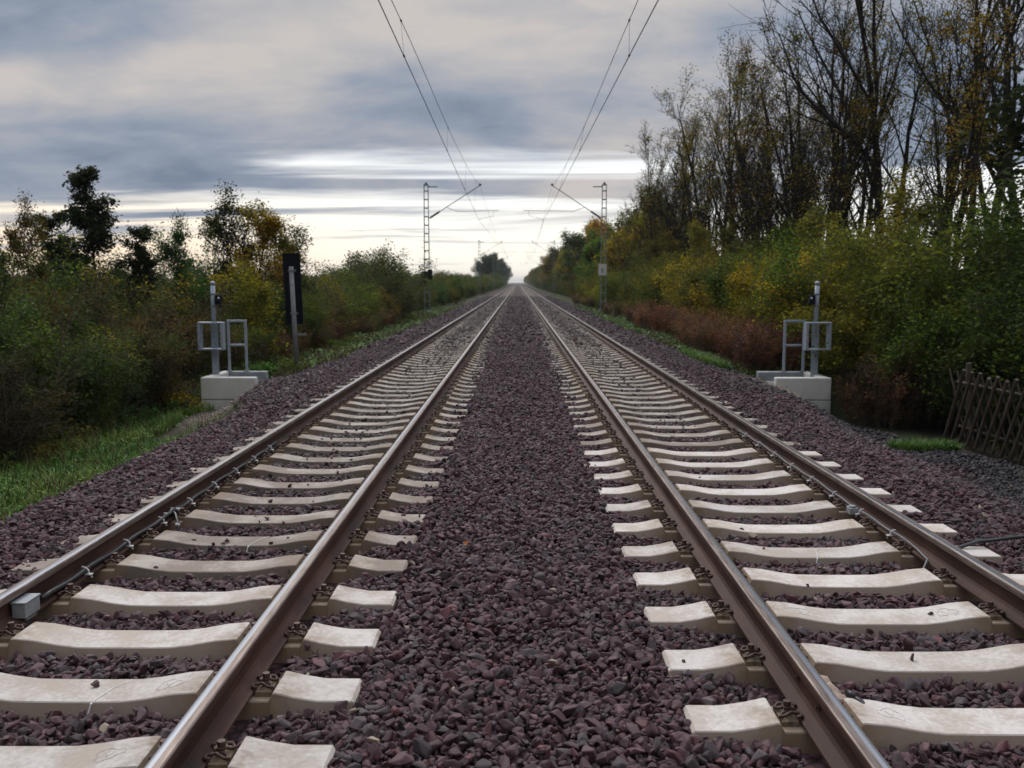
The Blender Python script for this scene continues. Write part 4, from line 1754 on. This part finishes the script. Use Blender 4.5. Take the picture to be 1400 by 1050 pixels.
# young leafy spires for the left (clumps of dark leaves on upright shoots)
spire = dict(levels=3, seg=[10, 5, 3], wob=[0.03, 0.12, 0.2], up=[0.03, 0.03, 0.0], taper=[0.1, 0.3, 0.4], n=[26, 5], start=[0.18, 0.25], ang=[58, 45], len=[0.24, 0.5], fall=[0.62, 0.3], rr=[0.35, 0.6], rmin=0.005)
plant_proto('spire0', 440, dict(spire, n=[34, 6], len=[0.21, 0.5]), 5.6, 0.06, 1, 0, 1, leaf_n=15000, leaf_s=0.10, leaf_sig=0.10, leaf_lv=1, clump=0.7)
plant_proto('spire1', 441, dict(spire, n=[20, 4]), 5.0, 0.05, 1, 0, 1, leaf_n=7500, leaf_s=0.09, leaf_sig=0.10, leaf_lv=1, clump=0.9)
plant_proto('sapling', 442, dict(slim, levels=4), 4.6, 0.035, 2, 0.3, 2, leaf_n=260, leaf_s=0.09, leaf_sig=0.06, leaf_lv=2, clump=1.5)
young = dict(levels=4, seg=[9, 6, 4, 3], wob=[0.05, 0.12, 0.2, 0.2], up=[0.03, 0.10, 0.06, 0], taper=[0.15, 0.3, 0.35, 0.4], n=[17, 6, 4], start=[0.12, 0.2, 0.2], ang=[46, 42, 42],
             len=[0.42, 0.5, 0.5], fall=[0.6, 0.3, 0.2], rr=[0.42, 0.5, 0.6], rmin=0.005)
for i in range(3):
    plant_proto('young%d' % i, 450 + i, young, 4.6, 0.06, 1 + (i == 2) * 2, 0.4, 2, leaf_n=12000, leaf_s=0.085, leaf_sig=0.12, leaf_lv=1, clump=0.8)
# broad far tree
broad = dict(levels=4, seg=[8, 6, 5, 3], wob=[0.05, 0.12, 0.2, 0.2], up=[0.02, 0.06, 0.05, 0], taper=[0.2, 0.3, 0.35, 0.4], n=[14, 7, 5], start=[0.16, 0.2, 0.2], ang=[52, 42, 42],
             len=[0.55, 0.5, 0.5], fall=[0.45, 0.3, 0.2], rr=[0.45, 0.5, 0.6], rmin=0.02)
for i in range(3):
    plant_proto('broad%d' % i, 460 + i, broad, 8.5, 0.20, 1, 0, 2, leaf_n=13000, leaf_s=0.30, leaf_sig=0.35, leaf_lv=2, clump=0.6)
# tall thin weeds and dead weeds
weed = dict(levels=3, seg=[6, 4, 3], wob=[0.05, 0.12, 0.2], up=[0.02, 0.08, 0.0], taper=[0.4, 0.4, 0.4], n=[9, 3], start=[0.3, 0.3], ang=[32, 35], len=[0.30, 0.4], fall=[0.4, 0.2], rr=[0.6, 0.7], rmin=0.003)
plant_proto('tallweed', 480, weed, 2.2, 0.008, 7, 0.5, 1, leaf_n=1300, leaf_s=0.05, leaf_sig=0.05, leaf_lv=1)
for i in range(2):
    plant_proto('deadweed%d' % i, 482 + i, weed, 1.25, 0.006, 24, 0.75, 1, leaf_n=4200, leaf_s=0.042, leaf_sig=0.045, leaf_lv=1)
plant_proto('lowplant', 486, weed, 0.55, 0.005, 12, 0.9, 1, leaf_n=1500, leaf_s=0.07, leaf_sig=0.06, leaf_lv=0)

OLIVE, GREEN, DARK, YEL, BROWN, RUST, BLUEG = (0.110, 0.115, 0.020), (0.066, 0.110, 0.018), (0.034, 0.062, 0.012), (0.21, 0.175, 0.018), (0.085, 0.075, 0.025), (0.095, 0.045, 0.030), (0.050, 0.092, 0.028)


def jit(c, s=0.15):
    f = math.exp(random.gauss(0, s))
    return tuple(min(0.5, v * f * math.exp(random.gauss(0, s * 0.5))) for v in c)


def rz():
    return random.uniform(0, 6.28)


# --- right-hand side: hedge close by, behind the block and the fence
hedge_r = [  # x, y, scale, colour
    (9.4, 13.4, 1.25, DARK), (8.9, 16.0, 1.2, DARK), (7.6, 17.6, 1.0, GREEN), (7.3, 19.6, 1.15, OLIVE), (7.4, 21.8, 1.2, GREEN),
    (9.9, 12.0, 1.5, DARK), (9.8, 14.8, 1.55, DARK), (9.5, 17.6, 1.45, GREEN), (9.0, 20.6, 1.4, OLIVE),
    (11.8, 13.5, 1.65, DARK), (12.0, 17.0, 1.55, DARK), (11.5, 20.6, 1.45, GREEN), (7.2, 24.2, 1.1, OLIVE), (9.0, 23.8, 1.45, OLIVE), (11.0, 24.6, 1.35, GREEN),
    (13.5, 22.5, 1.5, DARK), (9.6, 11.0, 1.15, DARK), (13.9, 18.2, 1.7, DARK)]
for i, (x, y, s, c) in enumerate(hedge_r):
    place('leafy_shrub', 'near%d' % (i % 4), x, y, s, rz(), jit(c, 0.1), 'dense dark green shrub in the hedge above the lattice fence' if y < 19 else 'olive green shrub in the hedge behind the right concrete block',
          'shrub', 'shrubs of the near right hedge' if y < 19 else 'shrubs behind the right concrete block')
# further along the right
y = 26.5
i = 0
while y < 92:
    for (x0, s0) in ((7.3, 0.92), (9.2, 1.22), (11.6, 1.40)):
        x = x0 + random.gauss(0, 0.35)
        c = random.choice([OLIVE, OLIVE, GREEN, YEL if x0 < 8 else OLIVE, BROWN])
        s = s0 * random.uniform(0.8, 1.2) * (1.0 if y < 50 else 1.12)
        place('leafy_shrub', ('shrub%d' % (i % 4)) if i % 5 else 'loose%d' % (i % 2), x, y + random.gauss(0, 0.5), s, rz(), jit(c), 'olive autumn shrub between the right concrete block and the white plate mast' if y < 58 else 'hazy autumn shrub on the right beyond the mast with the white plate',
              'shrub', 'shrubs along the right side before the mast' if y < 58 else 'shrubs along the right side beyond the mast')
        i += 1
    y += 2.5 + y * 0.012
for (x, y, s, c) in ((8.5, 14.9, 0.95, DARK), (7.9, 16.9, 0.9, GREEN), (7.0, 18.6, 0.85, OLIVE), (6.9, 20.8, 0.95, YEL), (7.2, 22.9, 0.9, OLIVE), (9.0, 12.2, 0.95, DARK), (9.6, 14.6, 1.4, DARK), (9.0, 18.5, 1.35, OLIVE),
                    (8.6, 21.6, 1.3, OLIVE), (10.4, 16.2, 1.7, DARK), (7.0, 25.3, 1.0, YEL), (7.1, 28.6, 1.05, GREEN), (7.0, 32.5, 1.1, OLIVE), (7.1, 37, 1.1, YEL), (7.1, 42, 1.2, OLIVE), (8.8, 26.5, 1.25, OLIVE)):
    place('broad_leaved_bush', 'broadleaf%d' % random.randint(0, 1), x, y, s, rz(), jit(c, 0.12), 'loose yellowish bush with larger leaves in front of the right hedge', 'bush', 'larger leaved bushes of the right hedge')
# bare trees on the right: x, y, key, scale, label
right_trees = [
    (17.2, 34.0, 'fork0', 1.12, 'tall bare tree with a forked trunk, rightmost of the large trunks by the right edge'),
    (15.6, 35.5, 'fork1', 1.15, 'tall bare tree with slightly leaning trunk, second large trunk from the right edge'),
    (14.5, 36.0, 'fork2', 1.18, 'tall bare tree with straight trunk, left neighbour of the leaning one'),
    (18.2, 32.0, 'fork1', 1.1, 'tall bare tree partly cut by the right edge of the view'),
    (16.0, 38.5, 'slim0', 1.25, 'slender bare tree standing behind the large trunks on the right'),
    (12.9, 41.0, 'multi0', 0.85, 'many-stemmed bare tree with arching limbs left of the large trunks'),
    (13.0, 37.5, 'slim1', 1.0, 'slender bare tree directly left of the straight large trunk'),
    (12.5, 42.0, 'slim2', 1.10, 'slender bare tree behind the many-stemmed one'),
    (13.8, 40.0, 'fork1', 0.95, 'medium bare tree behind the many-stemmed one'),
    (11.6, 43.0, 'slim0', 0.98, 'slender bare tree with some brown leaves in the middle of the right treeline'),
    (12.8, 48.0, 'multi1', 1.05, 'bushy bare tree with dense twigs in the middle of the right treeline'),
    (12.0, 53.0, 'slim1', 1.22, 'tallest slender bare tree at the left part of the right treeline'),
    (13.5, 50.0, 'slim2', 1.2, 'bare tree with fine twigs behind the bushy bare one'),
    (11.4, 57.0, 'slim0', 1.02, 'bare tree with brown leaf tufts on top near the left end of the treeline'),
    (12.8, 60.0, 'multi0', 1.2, 'wide bare tree near the left end of the treeline'),
    (11.0, 63.0, 'slim2', 0.92, 'leafy topped slim tree at the left end of the right treeline'),
    (12.8, 68.0, 'slim1', 1.05, 'thin bare tree behind the left end of the right treeline'),
    (11.4, 72.0, 'slim0', 0.75, 'short thin bare tree next to the mast with the white plate'),
    (15.5, 31.5, 'slim1', 1.2, 'slender bare tree between the two rightmost large trunks'),
    (18.0, 29.0, 'fork0', 1.2, 'bare tree in the second row at the right edge of the view'),
    (11.0, 22.5, 'slim2', 0.72, 'thin dark tree rising out of the near right hedge'),
    (15.0, 44.0, 'slim0', 1.2, 'slim bare tree in the second row of the right treeline'),
    (16.0, 54.0, 'multi1', 1.35, 'wide bare tree in the second row of the right treeline'),
]
extra = [(10.9, 75, 'slim1', 1.15), (10.5, 70.5, 'slim2', 1.0), (11.3, 67, 'slim0', 1.12), (9.0, 80, 'slim0', 0.6), (8.8, 76, 'slim2', 0.5), (11.8, 73, 'multi1', 1.1), (10.2, 84, 'slim1', 0.8), (11.0, 61, 'slim1', 0.95), (10.8, 58, 'slim2', 0.92), (11.6, 55, 'slim0', 1.05), (12.4, 52, 'slim1', 1.12), (11.9, 50, 'slim0', 1.1), (12.9, 47, 'slim1', 1.18), (12.6, 45.5, 'multi0', 0.95),
         (13.6, 45, 'slim2', 1.15), (13.0, 41, 'slim0', 1.05), (14.2, 39, 'multi1', 0.8), (14.6, 41.5, 'slim1', 1.2), (14.2, 37, 'slim2', 1.0), (15.3, 39.5, 'slim0', 1.2), (16.8, 39, 'slim1', 1.15), (17.4, 37, 'slim2', 1.15),
         (18.2, 36, 'slim0', 1.2), (13.2, 56, 'slim2', 1.1), (10.6, 65, 'slim0', 0.85), (12.0, 64, 'multi1', 0.95), (11.2, 69, 'slim1', 0.85), (10.4, 70, 'slim2', 0.7), (9.6, 66, 'slim1', 0.52), (9.2, 71, 'slim0', 0.55), (9.0, 63, 'slim2', 0.45), (15.6, 34, 'slim2', 0.9)]
for (x, y, k, s) in extra[:7] + extra[7::2] + [(13.4, 35.5, 'slim0', 1.0), (16.6, 35, 'slim1', 1.1), (15.0, 40, 'slim2', 1.2), (13.6, 44, 'slim1', 1.2)]:
    s *= 1.12 if 44 < y < 66 else 1.0
    place('bare_tree', k, x, y, s * random.uniform(0.93, 1.05), rz(), jit((0.17, 0.15, 0.03)), 'thin bare tree standing among the taller trunks of the right treeline', 'tree', 'thin bare trees among the right treeline', lean=(random.gauss(0, 0.02), random.gauss(0, 0.02)))
for i in range(9):
    y = 28 + i * 6
    place('young_tree', 'young%d' % (i % 3), random.uniform(8.6, 11.8), y, random.uniform(0.85, 1.15), rz(), jit(OLIVE), 'yellow-green young tree rising out of the right hedge in front of the bare trees', 'tree', 'young trees in the right hedge', sz=random.uniform(1.0, 1.3))
for (x, y, k, s, lab) in right_trees:
    place('bare_tree', k, x, y, s, rz(), jit((0.15, 0.125, 0.028)), lab, 'tree', 'bare trees of the right treeline', lean=(random.gauss(0, 0.02), random.gauss(0, 0.03)))
# ivy-dark leafy tree at the right edge
place('ivy_tree', 'broad1', 14.4, 21.5, 0.95, 1.0, (0.022, 0.034, 0.014), 'dark ivy covered tree above the lattice fence at the right edge', 'tree')
place('ivy_tree', 'loose0', 12.4, 19.5, 1.9, 2.0, (0.035, 0.045, 0.016), 'loose leafy young tree rising above the near right hedge', 'tree')
# far right treeline curving along the track
y = 78.0
i = 0
while y < 900:
    for (x0, s0) in ((9.6, 0.85), (14.0, 1.1)):
        s = s0 * random.uniform(0.8, 1.12) * (1.0 if y > 110 else 0.85)
        x = x0 + random.gauss(0, 0.5) + (s - 0.8) * 1.5
        c = random.choice([OLIVE, GREEN, BROWN, OLIVE, BLUEG, YEL])
        place('broad_tree', 'broad%d' % (i % 3), x, y + random.gauss(0, 1), s, rz(), tuple(v * 1.35 for v in jit(c)), 'rounded autumn tree in the row right of the tracks towards the vanishing point', 'tree', 'trees of the far right row')
        i += 1
    y += 5 + y * 0.045
y = 93.0
while y < 420:
    for x0 in (8.6, 11.0):
        place('leafy_shrub', 'shrub%d' % (i % 4), x0 + random.gauss(0, 0.3), y, random.uniform(1.0, 1.4) * (1 + y / 1200), rz(), jit(random.choice([GREEN, OLIVE, BLUEG, BROWN]), 0.1), 'hazy shrub below the far right row of trees', 'shrub', 'shrubs below the far right trees')
        i += 1
    y += 3.5 + y * 0.03
place('broad_tree', 'broad0', 9.9, 128, 1.02, 0.4, (0.33, 0.20, 0.02), 'single bright yellow tree in the far right row', 'tree')
# dead red-brown weeds
for i in range(52):
    t = (i + random.random()) / 52
    y = 19.6 + 20 * t ** 1.25
    x = random.uniform(5.25, 6.7) + 0.15 * t
    place('dead_weed_clump', 'deadweed%d' % (i % 2), x, y, random.uniform(0.8, 1.15), rz(), jit((0.150, 0.080, 0.058), 0.2), 'red-brown dead weeds in the thicket left of the right concrete block', 'weeds', 'dead weeds left of the right block')
for (x, y, s) in ((6.75, 16.3, 1.2), (7.3, 16.6, 1.4), (6.6, 16.9, 0.9)):
    place('dead_weed_clump', 'deadweed0', x, y, s, rz(), jit((0.075, 0.038, 0.026), 0.12), 'dark red-brown weeds at the foot of the hedge near the lattice fence', 'weeds', 'dead weeds by the lattice fence')
for i in range(24):
    place('dead_weed_clump', 'deadweed1', random.uniform(5.4, 7.2), 41 + i * 2.2, random.uniform(0.7, 1.1), rz(), jit((0.12, 0.085, 0.055), 0.2), 'pale brown weeds at the foot of the right hedge around the white plate mast', 'weeds', 'weeds around the right mast')

# --- left-hand side
# rows behind the bank: near rows low and dark
for i in range(64):
    row = i % 4
    k = i // 4
    y = 8.5 + k * 1.75 + random.gauss(0, 0.3)
    x = -(6.9 + 0.02 * y) - row * 2.0 - random.uniform(0, 0.6) - (0.9 if y < 13 else (0.3 if y < 17 else 0))
    if y > 20:
        x += 0.5
    s = (0.74, 0.93, 1.06, 1.18)[row] * random.uniform(0.72, 1.18)
    c = random.choice([DARK, DARK, GREEN, DARK, BROWN, BLUEG]) if row < 2 else random.choice([DARK, GREEN, BLUEG])
    place('leafy_shrub', 'near%d' % (i % 4) if i % 3 else 'loose%d' % (i % 2), x, y, s, rz(), jit(c), ('leafy shrub on the bank left of the tracks, before the left concrete block' if y < 18 else 'leafy shrub behind the left concrete block and the black board'),
          'shrub', 'shrubs of the near left bank' if y < 18 else 'shrubs behind the left concrete block')
for (x, y, s, c) in ((-7.9, 9.6, 0.7, GREEN), (-8.3, 11.6, 0.85, OLIVE), (-7.8, 13.9, 0.75, GREEN), (-7.6, 16.3, 0.65, OLIVE), (-9.5, 13.0, 1.05, GREEN), (-9.8, 16.8, 0.9, BLUEG), (-8.8, 20.5, 1.0, OLIVE), (-7.4, 23.5, 0.95, YEL),
                    (-7.2, 27.0, 0.9, GREEN), (-10.8, 19.5, 0.95, GREEN), (-7.3, 33.0, 0.95, OLIVE), (-7.6, 38.0, 1.0, GREEN)):
    place('broad_leaved_bush', 'broadleaf%d' % random.randint(0, 1), x, y, s, rz(), jit(c, 0.12), 'loose green bush with larger leaves in the left bank thicket', 'bush', 'larger leaved bushes of the left bank')
# twiggy brown bushes near the edge of the bank
for (x, y, s) in ((-7.3, 12.5, 0.62), (-7.9, 15.2, 0.7), (-8.4, 10.6, 0.6), (-7.0, 16.8, 0.55), (-7.4, 19.5, 0.8), (-8.6, 18.2, 0.85)):
    place('twiggy_bush', 'loose1', x, y, s, rz(), jit((0.045, 0.036, 0.020)), 'brown twiggy bush at the front of the left bank thicket', 'bush', 'twiggy bushes of the left bank')
for (x, y, s, c, lab) in ((-6.62, 17.3, 1.15, (0.24, 0.19, 0.02), 'small yellow leaved plant just left of the left concrete block'),
                          (-7.25, 17.0, 1.15, (0.20, 0.14, 0.03), 'small orange-yellow plant, second left of the left concrete block'),
                          (-5.75, 19.9, 0.9, (0.055, 0.13, 0.025), 'bright green low plant behind the left concrete block'),
                          (-6.9, 15.9, 0.7, (0.06, 0.11, 0.03), 'low green plant at the foot of the left bank thicket')):
    place('low_plant', 'lowplant', x, y, s, rz(), c, lab, 'plant')
place('young_tree', 'spire0', -11.7, 25.0, 0.98, 0.5, (0.022, 0.036, 0.016), 'tallest dark leafy spire on the left skyline, middle of three', 'tree', 'dark spires on the left skyline')
place('young_tree', 'spire0', -12.9, 25.2, 0.80, 1.5, (0.024, 0.038, 0.016), 'left one of three dark leafy spires on the left skyline', 'tree', 'dark spires on the left skyline')
place('young_tree', 'spire0', -10.45, 24.8, 0.70, 2.5, (0.024, 0.038, 0.016), 'right one of three dark leafy spires on the left skyline', 'tree', 'dark spires on the left skyline')
place('young_tree', 'spire1', -9.7, 26.5, 0.62, 0.2, (0.03, 0.045, 0.018), 'small leafy spire right of the three tall dark ones', 'tree')
place('young_tree', 'spire1', -15.2, 26.0, 0.78, 0.2, (0.03, 0.04, 0.018), 'thin leafy spire at the left edge of the view', 'tree')
place('young_tree', 'young0', -9.3, 29.5, 1.05, 0.9, (0.045, 0.060, 0.018), 'green leafy tree behind the left post, left of the yellow one', 'tree')
place('young_tree', 'young1', -8.5, 28.3, 0.96, 2.9, (0.20, 0.16, 0.018), 'yellow leafed young tree between the left post and the black board', 'tree')
place('young_tree', 'young2', -7.9, 30.8, 0.92, 3.9, (0.05, 0.07, 0.020), 'green young tree just left of the black board', 'tree')
for (x, y, s, lab) in ((-10.0, 28.0, 1.0, 'thin bare sapling rising above the left post'), (-8.2, 30.0, 1.02, 'thin bare sapling above the yellow leafed tree'), (-13.8, 25.5, 0.75, 'thin bare sapling left of the dark spires'),
                       (-11.2, 22.0, 0.62, 'short bare sapling in the left thicket'), (-9.0, 19.8, 0.60, 'pale stemmed sapling left of the left post'), (-9.9, 21.0, 0.58, 'pale stemmed sapling further left in the thicket')):
    place('sapling', 'sapling', x, y, s, rz(), jit((0.07, 0.06, 0.03)), lab, 'tree', 'bare saplings left of the tracks')
for i in range(22):
    yy = random.uniform(11, 30)
    xx = -(7.6 + 0.03 * yy) - random.uniform(0, 6.5)
    if 60 < 708 + xx / yy * 1221 < 225:
        continue
    place('sapling', 'sapling' if i % 4 else 'young%d' % (i % 2), xx, yy, random.uniform(0.45, 0.66), rz(), jit(random.choice([GREEN, OLIVE, BLUEG, DARK]), 0.2), 'thin young sapling sticking out of the left bank thicket', 'tree', 'young saplings of the left bank thicket', sz=random.uniform(0.62, 0.86))
for (x, y, s, lab) in ((-14.6, 25.0, 0.80, 'ferny young tree at the left edge, tallest of its neighbours'), (-13.6, 24.0, 0.68, 'ferny young tree between the left edge and the three dark spires')):
    place('young_tree', 'spire1', x, y, s, rz(), jit(DARK), lab, 'tree')
# tall weeds behind the black board
for i in range(16):
    place('tall_weed', 'tallweed', random.uniform(-9.2, -6.6), 27 + i * 0.9, random.uniform(0.95, 1.35), rz(), jit((0.12, 0.11, 0.055)), 'tall thin weed with pale plumes right of the black board', 'weeds', 'tall weeds right of the black board')
# rounded willow bushes and the low hedge running away
for i, (x, y, s) in enumerate(((-7.8, 44, 1.2), (-8.4, 48, 1.5), (-8.1, 52, 1.5), (-8.9, 56, 1.6), (-7.9, 58, 1.25), (-7.4, 41, 1.05), (-7.3, 46, 1.0),  (-7.0, 50.5, 0.9))):
    place('rounded_bush', 'shrub%d' % (i % 4), x, y, s, rz(), jit((0.062, 0.078, 0.030), 0.08), 'large rounded olive bush between the black board and the left mast', 'bush', 'rounded bushes before the left mast')
y = 30.0
i = 0
while y < 46:
    for x0 in (-7.2, -9.3, -11.4):
        place('leafy_shrub', 'shrub%d' % (i % 4), x0 + random.gauss(0, 0.3), y, random.uniform(0.62, 0.85), rz(), jit(random.choice([GREEN, OLIVE, BLUEG])), 'low green shrub right of the black board', 'shrub', 'low shrubs right of the black board')
        i += 1
    y += 3.2
y = 61.0
while y < 330:
    for x0, s0 in ((-7.5, 0.85), (-10.0, 1.05)):
        place('leafy_shrub', 'shrub%d' % (i % 4), x0 + random.gauss(0, 0.4), y, s0 * random.uniform(0.85, 1.2) * (1 + y / 900), rz(), jit(random.choice([GREEN, OLIVE, BLUEG, GREEN]), 0.1), 'green shrub in the low hedge beyond the left mast', 'shrub', 'low hedge beyond the left mast')
        i += 1
    y += 2.6 + y * 0.02
for i in range(26):
    place('dead_weed_clump', 'deadweed%d' % (i % 2), random.uniform(-7.0, -5.9), 21.5 + i * 0.95, random.uniform(0.6, 0.95), rz(), jit((0.10, 0.065, 0.040), 0.2), 'brown dead weeds at the foot of the bushes right of the black board', 'weeds', 'dead weeds right of the black board')
for i in range(20):
    place('low_plant', 'lowplant', random.uniform(-6.3, -5.2), 20.5 + i * 1.6, random.uniform(0.5, 0.9), rz(), jit((0.07, 0.10, 0.025), 0.2), 'low green plant on the left verge right of the black board', 'plant', 'low plants on the left verge')
for i in range(34):
    yy = random.uniform(8, 17)
    place('low_plant', 'lowplant', -random.uniform(6.4, 7.6) - 0.04 * (17 - yy), yy, random.uniform(0.45, 0.95), rz(), jit(random.choice([(0.05, 0.09, 0.025), (0.04, 0.07, 0.02), (0.08, 0.09, 0.02)]), 0.2), 'low leafy plant between the grass and the shrubs of the left bank', 'plant', 'low plants on the left bank')
for i, (x, y, s) in enumerate(((-10.5, 300, 1.0), (-12.0, 330, 1.25), (-10.5, 352, 1.15), (-11.5, 380, 1.3), (-11, 410, 1.3), (-11, 450, 1.35), (-11, 500, 1.4), (-11.5, 560, 1.4), (-11, 640, 1.4), (-11, 760, 1.5))):
    place('broad_tree', 'broad%d' % (i % 3), x, y, s, rz(), jit((0.035, 0.058, 0.026), 0.08), 'rounded dark green tree left of the tracks near the vanishing point', 'tree', 'far left tree clump')

for k, yy in enumerate(np.arange(285, 620, 16)):
    place('leafy_shrub', 'shrub%d' % (k % 4), -9.5 + random.gauss(0, 0.4), yy, 2.0, rz(), jit(GREEN, 0.1), 'dark shrub under the far left clump of trees', 'shrub', 'shrubs under the far left clump')
# far woods on the skyline, left and right
wm = []
rr = np.random.default_rng(9)
mbw = MB()
far = []
for k in range(900):
    a = rr.uniform(-0.75, 0.75)
    d = rr.uniform(380, 700)
    x, y = d * math.sin(a), d * math.cos(a)
    if abs(x) < 25:
        continue
    far.append((x, y, -1.6, 0, 0, rr.uniform(0, 6.28), rr.uniform(0.45, 0.72), rr.integers(0, 3)))
far = np.array(far)
fc = protos('wood_shape', [TREES['broad%d' % i]['leaf'] for i in range(3)])
fw = scatter('distant_woods', far[:, :3], far[:, 3:6], far[:, 6], far[:, 7].astype(int), None, fc, 'dark far-off woods on the skyline beyond the hedges')
fw.color = (0.03, 0.04, 0.022, 1)
# the air itself: far things fade a little
mb = MB()
mb.box(-2600, 2600, -70, 6100, -9, 24)
hz = mb.build('haze', bpy.data.materials.new('thin_haze'))
hm = hz.data.materials[0]
hm.use_nodes = True
hm.node_tree.nodes.clear()
pv = N(hm.node_tree, 'ShaderNodeVolumePrincipled')
pv.inputs['Color'].default_value = (0.92, 0.95, 1.0, 1)
pv.inputs['Density'].default_value = 0.0002
ho = N(hm.node_tree, 'ShaderNodeOutputMaterial')
hm.node_tree.links.new(pv.outputs[0], ho.inputs['Volume'])
tag(hz, 'thin pale haze in the air along the line', kind='stuff')
